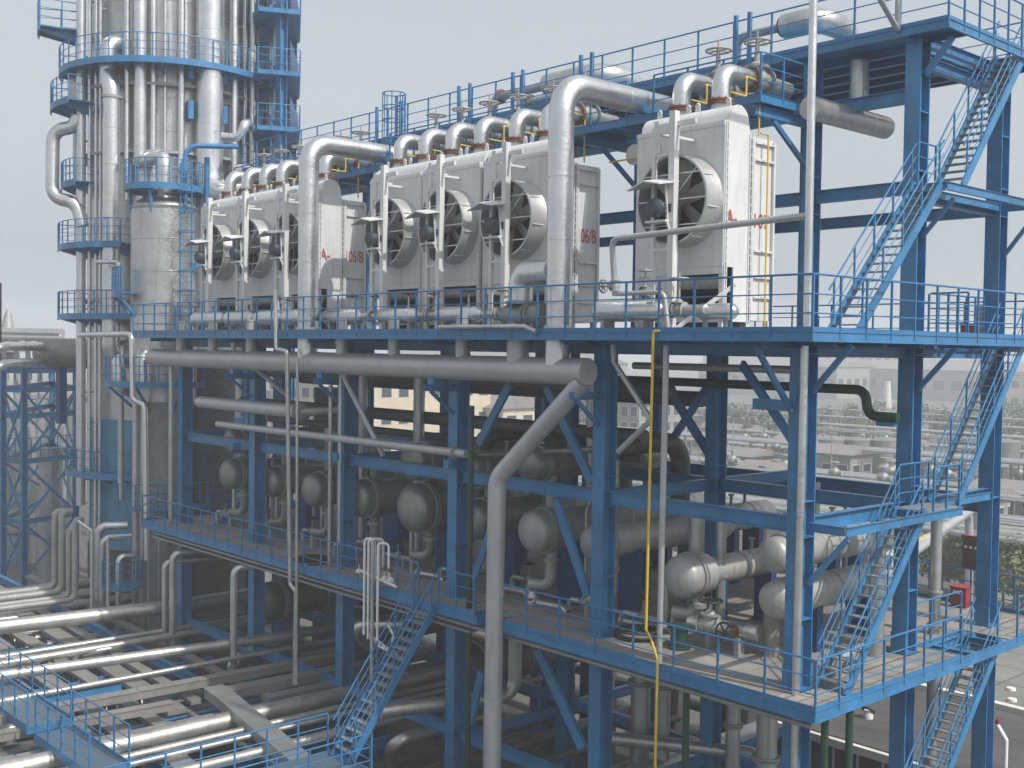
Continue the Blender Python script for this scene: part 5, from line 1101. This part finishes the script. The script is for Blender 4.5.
# ---------------- lattice frame at the left edge
def atY(px,py,Y): return at(px,py,'Y',Y)
FA=[atY(24,400,1),atY(3,400,.4),atY(76,400,4.6),atY(52,400,6.5)]
t=thing('lattice_tower','blue braced lattice tower of steel at the left edge by the big tower','lattice tower',(FA[0].x,FA[0].y,G))
zt_=[-2.1,-3.2,-4.7,-7.3,-10.8]
for p in FA: part('post',BLUE,t,lambda b:b.ibeam((p.x,p.y,G),(p.x,p.y,-2.0),.3,.3,.02,(0,1,0)),False)
pr=[(0,1),(0,2),(2,3),(1,3)]
for i,j in pr:
    p,q=FA[i],FA[j]
    for z_ in zt_: part('tie_beam',BLUE,t,lambda b:b.ibeam(V((p.x,p.y,z_)),V((q.x,q.y,z_)),.2,.3,.015),False)
    for za,zb in ((-3.3,-7.2),(-7.4,-10.7),(-10.9,-14)):
        part('brace',BLUE,t,lambda b:(b.bar(V((p.x,p.y,za)),V((q.x,q.y,zb)),.1,.12)),False)
        part('brace',BLUE,t,lambda b:(b.bar(V((p.x+.05,p.y,zb)),V((q.x+.05,q.y,za)),.1,.12)),False)
part('floor_plate',BLUE,t,lambda b:b.prism([V((FA[0].x,FA[0].y,-2.0)),V((FA[2].x,FA[2].y,-2.0)),V((FA[3].x,FA[3].y,-2.0)),V((FA[1].x,FA[1].y,-2.0))],(0,0,.1)),False)
for z_ in (-7.1,-2.5):
    railing('',[V((FA[0].x,FA[0].y-.1,z_)),V((FA[2].x,FA[2].y-.1,z_))],1.1,.7,toe=False,parent=t)
    railing('',[V((FA[0].x,FA[0].y-.1,z_)),V((FA[1].x,FA[1].y-.1,z_))],1.1,.7,toe=False,parent=t)
# drum and its feed pipes
dc=at(34,353,'Y',1)
t=thing('surge_drum','dull grey horizontal drum on the frame behind the left tower pipes','drum',dc)
ax=V((.62,.78,0)).normalized()
part('shell',GREYD,t,lambda b:b.lathe(dc,ax,[(0,.3),(.1,.5),(.9,.85),(5.5,.85),(6,.4),(6.1,.1)],28))
[part('saddle',BLUED,t,lambda b:b.box((dc+ax*s).x-.3,(dc+ax*s).x+.3,(dc+ax*s).y-.2,(dc+ax*s).y+.2,-5,dc.z-.7),False) for s in (1.5,4.5)]
for k,(y0,y1) in enumerate(((348,343),(370,361))):
    silver('silver pipe entering the grey drum from the left edge, %s one'%['upper','lower'][k],[atd(-30,y0+14,56),atd(4,y1+3,57),dc+V((0,0,.35-.9*k))+ax*.6],.24,CLAD,.9,name='feed_pipe')
# behind frame: grey equipment
random.seed(5)
for k in range(7):
    p=atd(8+11*k,500,80+4*(k%3)); r=random.choice((.25,.35,.5))
    silver('grey upright pipe behind the blue frame at left, %s from left'%ORD[k],[V((p.x,p.y,G)),V((p.x,p.y,-4.5-1.2*(k%3)))],r,CLADM,name='upright_pipe',group='upright pipes behind the left frame')
for k,(px,y) in enumerate(((30,490),(50,481),(15,520))):
    p=atd(px,y,78+k); mb=MB(); mb.lathe(p-V((0,0,1)),(0,0,1),[(0,.5),(.2,.75),(1.2,.8),(1.6,.6),(1.8,.1)],20); one(mb,'small_drum',GREYP,'small grey drum behind the blue frame at left, %s'%['middle','right','left'][k],'drum','small drums behind the left frame')

# more uprights and stubs on the rack
random.seed(31)
for k in range(8):
    x=-44+3.1*k+random.uniform(-.5,.5); y=random.choice((-5.1,-1.5,-7.9)); h=random.uniform(.8,1.5)
    t=thing('stub_riser','short silver bent stub rising between the rack pipes, %s from the left'%ORD[k],'pipe',(x,y,-13.7),'bent stubs on the rack')
    part('pipe',CLADM,t,lambda b:b.tube([(x,y,-13.75),(x,y,-13.75+h),(x+.2,y+1.3,-13.75+h)],random.choice((.07,.1,.13)),.2,10))
    if k%2: valve(t,(x,y,-13.75+h*.5),(0,0,1),.1,.4,GREYP,RUST,up=(0,-1,0),wheel_r=.15)
# ================================================================ yard, buildings and trees behind
FELT=mat('roofing_felt',(.075,.072,.07),.9,0,.25,.6,.1,.3,grid=(9,.95,.03,1))
PAVE=mat('pale_paving',(.19,.2,.18),.85,0,.25,.35,0,0,.3,grid=(5,3,.06))
KERB=mat('white_parapet',(.62,.60,.55),.7,0,.12,1)
WALLC=mat('cream_wall',(.55,.47,.36),.85,0,.1,.4)
WALLG=mat('grey_wall',(.25,.25,.24),.85,0,.15,.4)
WALLD=mat('dim_brown_wall',(.15,.13,.115),.85,0,.2,.6)
GLASS=mat('dark_glass',(.03,.04,.05),.12,0,.2,1)
ROOFP=mat('pinkish_roof_sheet',(.22,.2,.19),.7,0,.15,.3)
BARK=mat('bark',(.09,.07,.05),.9,0,.3,4,.4)
LEAF=mat('leaf_green',(.11,.15,.045),.6,0,.3,.8,0,0,0,(.18,.22,.075))
LEAF2=mat('leaf_green_far',(.045,.075,.03),.7,0,.25,.2,0,0,0,(.08,.11,.05))
# shed with felt roof right behind the frame end
RZ2=-13.7
f0=at(800,722,'Z',RZ2); f1=at(893,748,'Z',RZ2); b0=at(915,688,'Z',RZ2); b1=at(1024,715,'Z',RZ2)
yf=(f0.y+f1.y)/2; yb=(b0.y+b1.y)/2
x0,x1=f0.x-3,f1.x+14
t=thing('shed','long low shed with dark felt roof and pale parapet behind the end stair','shed',((x0+x1)/2,(yf+yb)/2,G))
part('roof',FELT,t,lambda b:b.box(x0,x1,yf-.4,yb,RZ2-.2,RZ2),False)
part('parapet',KERB,t,lambda b:(b.box(x0,x1,yb+.001,yb+.35,RZ2-.6,RZ2+.18)),False)
part('eave_band',KERB,t,lambda b:(b.box(x0,x1,yf-.62,yf-.401,RZ2-.32,RZ2-.05)),False)
part('wall',WALLD,t,lambda b:(b.box(x0,x1,yf+.3,yb-.001,G,RZ2-.201),b.box(x0,x1,yf+.12,yf+.299,RZ2-.55,RZ2-.201),b.box(x0,x1,yf+.12,yf+.299,G,G+.7)),False)
n=int((x1-x0)/.95)
for k in range(n):
    xx=x0+.4+k*.95
    if xx>4: break
    w_=part('window',KERB,t,lambda b:(b.box(xx,xx+.07,yf+.15,yf+.26,G+.7,RZ2-.55)),False)
    part('pane',GLASS,w_,lambda b:b.box(xx+.071,xx+.94,yf+.22,yf+.24,G+.71,RZ2-.56),False)
v=at(868,718,'Z',RZ2)
t=thing('roof_vent','round white vent with dark cap on the felt roof','vent',v)
part('drum',WLAB,t,lambda b:b.lathe(v,(0,0,1),[(0,.18),(.2,.18),(.3,.14)],18)); part('cap',DARK,t,lambda b:b.torus(v+V((0,0,.3)),(0,.6,.8),.2,.06,18,6))
q=at(1005,779,'Z',RZ2); top=at(1006,740,'Y',q.y)
t=thing('bent_vent','slim white pole with bent red tipped head on the felt roof','pole',q)
part('pole',WLAB,t,lambda b:b.tube([q,V((q.x,q.y,top.z)),V((q.x-.32,q.y,top.z+.45))],.07,.08,10)); part('red_tip',RED,t,lambda b:b.lathe(V((q.x-.3,q.y,top.z+.45)),(.3,0,1),[(0,.08),(.06,.08),(.16,.04)],10))
# paved yard
mb=MB(); mb.box(-22,60,yb+1,75,G,G+.02); o=build(mb,'pavement',PAVE,None,False); o['kind']='structure'
mb=MB(); mb.box(-200,200,75.5,84,G,G+.015); o=build(mb,'road',mat('asphalt_road',(.07,.07,.068),.9,0,.15,.3),None,False); o['kind']='structure'
for k,(px,py) in enumerate(((1011,690),(1012,701))):
    q=at(px,py,'Z',G+.03); mb=MB(); mb.lathe(q,(0,0,1),[(0,.22),(.12,.2),(.14,.02)],14); one(mb,'drain_cover',WLAB,'small white round cover on the pale paving, %s one'%['upper','lower'][k],'cover','white covers on the paving')
# trees
def tree(label,loc,h,rad,n,ls,group,m=LEAF,lobes=9,trunk=True,seed=0):
    rnd=random.Random(seed); loc=V(loc); t=thing('leafy_tree',label,'tree',loc,group)
    th=h*.38
    lob=[]
    for k in range(lobes):
        a=rnd.uniform(0,2*PI); rr=rad*math.sqrt(rnd.uniform(0,.75)); lob.append((loc+V((rr*math.cos(a),rr*math.sin(a),h*rnd.uniform(.45,.84))),rad*rnd.uniform(.28,.5)))
    def tk(b):
        b.lathe(loc-V((0,0,.05)),(0,0,1),[(0,h*.03),(th*.2,h*.022),(th,h*.016)],8)
        for c,r in lob[:6]:
            s_=loc+V((0,0,th*rnd.uniform(.6,1))); d=c-s_
            b.lathe(s_,d,[(0,h*.012),(d.length,h*.004)],5)
    part('trunk',BARK,t,tk)
    def cr(b):
        for k in range(n):
            c,r=lob[k%len(lob)]
            while True:
                d=V((rnd.uniform(-1,1),rnd.uniform(-1,1),rnd.uniform(-1,1)))
                if .25<d.length<1: break
            p=c+d*r*1.15; nrm=(d+V((rnd.uniform(-.6,.6),rnd.uniform(-.6,.6),rnd.uniform(-.2,.9)))).normalized(); _,s_,u=frame(nrm); a=rnd.uniform(0,PI); s_,u=s_*math.cos(a)+u*math.sin(a),u*math.cos(a)-s_*math.sin(a)
            l=ls*rnd.uniform(.6,1.4); b.add([p-s_*l*.5,p+u*l*.28+nrm*l*.08,p+s_*l*.5,p-u*l*.28+nrm*l*.08],[(0,1,2,3)])
    part('crown',m,t,cr,False)
    return t
for k,(px,py,yt,dep) in enumerate(((942,590,547,76),(962,596,536,74),(1003,600,541,72),(1022,604,546,69),(1045,610,540,68),(985,585,538,82))):
    p=atd(px,py,dep); h=max(3.5,(atd(px,yt,dep).z-G))
    tree('green leafy yard tree beyond the lower deck end, %s'%['leftmost, left of the red board','just left of the back corner column','first right of the back corner column','second right of the back corner column','third right, at the frame edge','hidden one behind the back corner column'][k],(p.x,p.y,G),h,h*.52,1700,.34,'yard trees beyond the deck end',LEAF,11,seed=20+k)
random.seed(42)
k=0
for row,(d0,d1) in enumerate(((188,204),(214,240))):
    for j in range(15):
        px=585+j*32+random.uniform(-9,9)+row*14; dep=random.uniform(d0,d1); p=atd(px,400,dep); h=random.uniform(4.6,6.6)+row*.8
        tree('hazy far tree in the %s tree line, %s from the left'%(['nearer','farther'][row],(ORD+['thirteenth','fourteenth','fifteenth'])[j]),(p.x,p.y,G),h,h*.62,520,.62,'far trees in the haze',LEAF2,8,seed=100+k); k+=1
for j in range(5):
    p=atd(388+j*52,400,250); h=random.uniform(6,8)
    tree('hazy far tree glimpsed through the frame, %s from the left'%ORD[j],(p.x,p.y,G),h,h*.5,300,1.1,'far trees in the haze',LEAF2,8,seed=300+j)
# tanks
for k,px in enumerate((830.5,856,883,1006)):
    p=atd(px,475,148); r=1.68; mb=MB(); mb.lathe((p.x,p.y,G),(0,0,1),[(0,r)]+[q for s in range(1,4) for q in ((s*1.2-.04,r),(s*1.2-.03,r+.03),(s*1.2+.03,r+.03),(s*1.2+.04,r))]+[(4.6,r),(4.62,r+.05),(4.7,r+.05),(4.95,r*.6),(5.05,.05)],32)
    one(mb,'storage_tank',GREYD,'dull grey round storage tank in the yard, %s'%['leftmost of three by the corner column','middle of the three','rightmost of three beside the middle column','alone right of the back column'][k],'tank','storage tanks in the yard')
# buildings
def building(label,cx,cy,w_,d_,h,mw,mr,group=None,rows=1,cols=8,pitch=0,wh=1.4,faces='fx'):
    t=thing('building',label,'building',(cx,cy,G),group); a,b_,c,d=cx-w_/2,cx+w_/2,cy-d_/2,cy+d_/2
    part('wall',mw,t,lambda b:b.box(a,b_,c,d,G,G+h),False)
    if pitch: part('roof',mr,t,lambda b:b.prism([(a-.5,c-.5,G+h+.01),(a-.5,cy,G+h+pitch),(a-.5,d+.5,G+h+.01)],(w_+1,0,0)),False)
    else: part('roof',mr,t,lambda b:b.box(a-.4,b_+.4,c-.4,d+.4,G+h+.01,G+h+.4),False)
    for r in range(rows):
        z=G+h*(r+.5)/rows-wh/2
        for k in range(cols):
            xx=a+(k+.5)*w_/cols; s=w_/cols*.32
            if 'f' in faces:
                w0=part('window',KERB,t,lambda b:b.box(xx-s-.08,xx+s+.08,c-.06,c-.002,z-.08,z+wh+.08),False); part('pane',GLASS,w0,lambda b:b.box(xx-s,xx+s,c-.09,c-.061,z,z+wh),False)
        for k in range(max(2,int(d_/w_*cols))):
            m_=max(2,int(d_/w_*cols)); yy=c+(k+.5)*d_/m_; s=d_/m_*.28
            if 'x' in faces:
                w0=part('window',KERB,t,lambda b:b.box(b_+.002,b_+.06,yy-s-.08,yy+s+.08,z-.08,z+wh+.08),False); part('pane',GLASS,w0,lambda b:b.box(b_+.061,b_+.09,yy-s,yy+s,z,z+wh),False)
    return t
def bat(px,dep): p=atd(px,400,dep); return p.x,p.y
x_,y_=bat(385,160); building('cream walled building seen through the frame between columns',x_-6,y_+4,14,30,11.5,WALLC,ROOFP,None,3,5,0,1.3)
x_,y_=bat(508,175); building('smaller cream building seen through the frame right of third column',x_,y_,9,10,7,WALLC,ROOFP,None,2,3,2)
x_,y_=bat(645,185); building('pale grey gridded building seen right of second front column',x_-3,y_,14,12,7.5,WALLG,ROOFP,None,3,7,0,1.5)
x_,y_=bat(560,330); building('long hazy grey factory far behind the frame',x_-30,y_,90,25,12,WALLG,ROOFP,None,1,16,3,3)
x_,y_=bat(905,400); building('long hazy factory with dark window band far right',x_-4,y_+10,95,30,10.5,WALLG,ROOFP,None,1,15,3,3.4)
x_,y_=bat(1030,330); building('hazy cream building at the far right edge',x_,y_,20,12,10,WALLC,ROOFP,None,2,6,0,2)
x_,y_=bat(735,400); building('hazy pinkish roofed factory far behind the corner column',x_,y_+30,60,26,11,WALLG,ROOFP,None,1,12,3,3)
x_,y_=bat(722,190); building('low grey roofed hut in the yard left of the corner column',x_,y_,14,9,2.4,WALLG,ROOFP,None,1,4,1.6,1)
x_,y_=bat(905,420); building('hazy pale office block behind the far factory',x_-60,y_+70,50,20,16,WALLC,ROOFP,None,3,12,0,2)
x_,y_=bat(840,560); building('faint far factory roofline near the horizon',x_,y_,140,40,13,WALLG,ROOFP,None,1,10,4,3)
for k,(px,yt,yb_,dep,r,m) in enumerate(((887,381,398,330,1.1,KERB),(748,424,446,185,.9,mat('dark_brick',(.10,.075,.06),.9,0,.2,1)))):
    p=atd(px,yb_,dep); z1=atd(px,yt,dep).z; mb=MB(); mb.lathe((p.x,p.y,G),(0,0,1),[(0,r*1.2),(z1-G-.3,r*.85),(z1-G-.29,r),(z1-G,r)],16); one(mb,'chimney',m,['white hazy chimney far behind the green S pipe','short dark brick chimney in the yard'][k],'chimney')
# yard pipe racks running along the plant
def yrack(label,x0,x1,y,z,n,group='pipe racks in the yard',m=CLADM,sp=.55,seed=1,post=8):
    rnd=random.Random(seed); t=thing('yard_rack',label,'pipe rack',((x0+x1)/2,y,G),group)
    for k in range(n):
        yy=y+k*sp; r=rnd.uniform(.1,.22); part('pipe',rnd.choice((CLAD,CLADM,TRAY,SILV,GREYP)),t,lambda b:b.tube([(x0,yy,z+r),(x1,yy,z+r)],r,seg=10))
    xx=x0+2
    while xx<x1:
        part('trestle',WALLD,t,lambda b:(b.box(xx-.15,xx+.15,y-.3,y-.05,G,z-.25),b.box(xx-.15,xx+.15,y+n*sp-.3,y+n*sp-.05,G,z-.25),b.box(xx-.15,xx+.15,y-.4,y+n*sp+.1,z-.25,z-.001)),False); xx+=post
yrack('broad rack of parallel silver pipes behind the lower deck, nearest',-75,8,46,-11.8,9,seed=2)
yrack('rack of parallel silver pipes behind the lower deck, second row',-95,10,62,-13.2,8,seed=3)
yrack('low rack of pipes in the yard before the storage tanks',-110,20,92,-14.5,7,seed=4,post=12)
yrack('low brownish pipe rack behind the storage tanks',-140,20,128,-13.5,5,seed=5,post=10)
yrack('far pipe rack behind the yard clutter',-160,20,146,-12.8,4,seed=6,post=9)
yrack('far pipe rack in front of the tree line',-190,20,170,-11.5,4,seed=7,post=9)
# white pipes turning along the rack with yellow marks
for k,(dx,z) in enumerate(((0,-9.6),(.7,-10.0),(-1.6,-9.9))):
    a=at(935-10*k,535+8*k,'Z',z-.6); b_=at(985-8*k,500+6*k,'Z',z)
    t=silver('sloping white pipe in the yard beside the middle column, %s'%ORD[k],[V((at(880-6*k,560+12*k,'Z',z-1).x,at(880-6*k,560+12*k,'Z',z-1).y,G)),at(880-6*k,560+12*k,'Z',z-1),a,b_,V((b_.x,b_.y+.4,G))],.24,SILV,.8,name='yard_pipe',group='sloping white pipes in the yard')
    d=(at(880-6*k,560+12*k,'Z',z-1)-a)
    part('yellow_mark',YELL,t,lambda b:[b.tube([a+d*(.1+.1*j),a+d*(.13+.1*j)],.255,seg=14) for j in range(8)])
# valve tops and small plant in the yard
random.seed(9)
for k in range(46):
    px=700+random.uniform(0,320); dep=random.uniform(120,185); p=atd(px,440,dep)
    t=thing('yard_pump','small grey pump stand among the yard pipes, hazy','pump',(p.x,p.y,G),'pump stands in the yard')
    part('stand',WALLD,t,lambda b:b.box(p.x-.3,p.x+.3,p.y-.3,p.y+.3,G,G+2.2),False)
    part('casing',GREYP,t,lambda b:b.lathe((p.x-.6,p.y,G+2.7),(1,0,0),[(0,.3),(.2,.55),(.9,.55),(1.2,.3),(1.6,.3)],12))
    part('top_wheel',GREYP,t,lambda b:b.lathe((p.x,p.y,G+3.2),(0,0,1),[(0,.12),(.6,.12),(.62,.55),(.72,.55)],12))
# left background: grey process block, pipes and a flare pole
t=thing('process_block','pale grey process building behind the blue frame at the left edge','building',atd(-10,450,110))
p=atd(10,450,115); part('wall',WALLG,t,lambda b:b.box(p.x-22,p.x+6,p.y-8,p.y+10,G,-6),False)
for k in range(8):
    xx=p.x-20+3.3*k; w0=part('window',KERB,t,lambda b:b.box(xx,xx+1.9,p.y-8.08,p.y-8.002,-11,-8),False); part('pane',GLASS,w0,lambda b:b.box(xx+.15,xx+1.75,p.y-8.12,p.y-8.081,-10.8,-8.2),False)
part('roof',ROOFP,t,lambda b:b.box(p.x-22.5,p.x+6.5,p.y-8.5,p.y+10.5,-5.99,-5.6),False)
for k,(y_p,z,r,lab) in enumerate(((331,0,.35,'upper'),(336,0,.3,'lower'))):
    a=atd(-40,y_p,92); b_=atd(62,y_p+2,88); silver('silver pipe on the far left skyline, %s one'%lab,[a,b_],r,CLAD,name='far_pipe')
t=thing('far_rack','grey trestle carrying the far left skyline pipes','pipe rack',atd(20,400,90))
for k in range(7):
    a=atd(-8+12*k,338,90.3); part('post',GREYP,t,lambda b:b.box(a.x-.15,a.x+.15,a.y-.15,a.y+.15,G,a.z),False)
a=atd(-20,341,90.3);b_=atd(66,342,88.3)
for z in (0,-1.6,-3.4,-6): part('beam',GREYP,t,lambda b:b.bar(a+V((0,0,z-.2)),b_+V((0,0,z-.2)),.25,.3),False)
p=atd(8,345,95)
t=thing('far_column','small hazy process column on the far left skyline','tower',(p.x,p.y,G))
part('shell',GREYP,t,lambda b:b.lathe((p.x,p.y,G),(0,0,1),[(0,.9),(p.z-G+.8,.9),(p.z-G+1.5,.5),(p.z-G+2.4,.35),(p.z-G+3,.1)],18))
part('platform',GREYP,t,lambda b:[b.lathe((p.x,p.y,p.z+z),(0,0,1),[(0,1.6),(.12,1.6)],16) for z in (-.6,.9)])
p=atd(.5,330,70); mb=MB(); mb.tube([(p.x,p.y,G),(p.x,p.y,atd(.5,283,70).z)],.07,seg=8); one(mb,'mast',DARK,'thin dark mast at the very left edge','mast')
random.seed(77)
for k in range(14):
    px=random.uniform(-15,330); dep=random.uniform(66,100); p=atd(px,430,dep); r=random.uniform(.5,1.3); h=random.uniform(6,12.5)
    silver('grey upright vessel in the plant behind, glimpsed through frames, %s'%(ORD+['thirteenth','fourteenth'])[k],[(p.x,p.y,G),(p.x,p.y,G+h)],r,CLADM,name='far_vessel',group='upright vessels in the plant behind')

for k,(y,z,x0,x1) in enumerate(((76,-13.2,-60,12),(104,-12.6,-120,15),(114,-14.2,-120,15),(137,-13,-150,15),(158,-12.2,-170,15))):
    yrack('dusty yard pipe rack in the hazy plant beyond the deck, %s back'%ORD[k],x0,x1,y,z,5,seed=40+k,post=7,sp=.7)
random.seed(15)
for k in range(9):
    x_,y_=bat(690+40*k+random.uniform(-12,12),random.uniform(100,175)); building('low dusty yard hut among the pipe racks, %s from the left'%ORD[k],x_,y_,random.uniform(5,9),random.uniform(4,6),random.uniform(2,3.6),random.choice((WALLD,WALLG)),ROOFP,'huts among the yard racks',1,3,random.choice((0,.9)),.9)
for k in range(10):
    px=700+33*k; p=atd(px,440,random.uniform(110,200)); mb=MB(); h=random.uniform(6,9); mb.tube([(p.x,p.y,G),(p.x,p.y,G+h),(p.x+.6,p.y-.5,G+h+.15)],.07,.2,8)
    one(mb,'lamp_post',GREYP,'slim grey lamp post in the hazy yard, %s from the left'%ORD[k],'lamp post','lamp posts in the yard')
# ================================================================ ground, air
GM=mat('yard_ground',(.10,.095,.085),.9,0,.35,.05,.2,0,0,(.15,.145,.13))
mb=MB(); mb.box(-900,300,-300,1100,G-1,G)
o=build(mb,'ground',GM,None,False); o['kind']='structure'
mb=MB(); mb.box(-60,3.5,-22,12.6,G,G+.02); o=build(mb,'shade_dark_concrete',mat('shade_dark_concrete',(.045,.044,.04),.85,0,.35,.4,.2),None,False); o['kind']='structure'  # dark slab: shade beneath frame and rack is painted into its colour
HAZE=True
if HAZE:
    m=bpy.data.materials.new('haze'); m.use_nodes=True; n=m.node_tree.nodes; l=m.node_tree.links
    n.remove(n['Principled BSDF']); pv=n.new('ShaderNodeVolumePrincipled'); pv.inputs['Color'].default_value=(.86,.91,.97,1); pv.inputs['Density'].default_value=.0016
    pv.inputs['Anisotropy'].default_value=.0
    l.new(pv.outputs[0],n['Material Output'].inputs['Volume'])
    mb=MB(); mb.box(-905,305,-305,1105,G-2,24); o=build(mb,'haze',m,None,False); o['kind']='stuff'
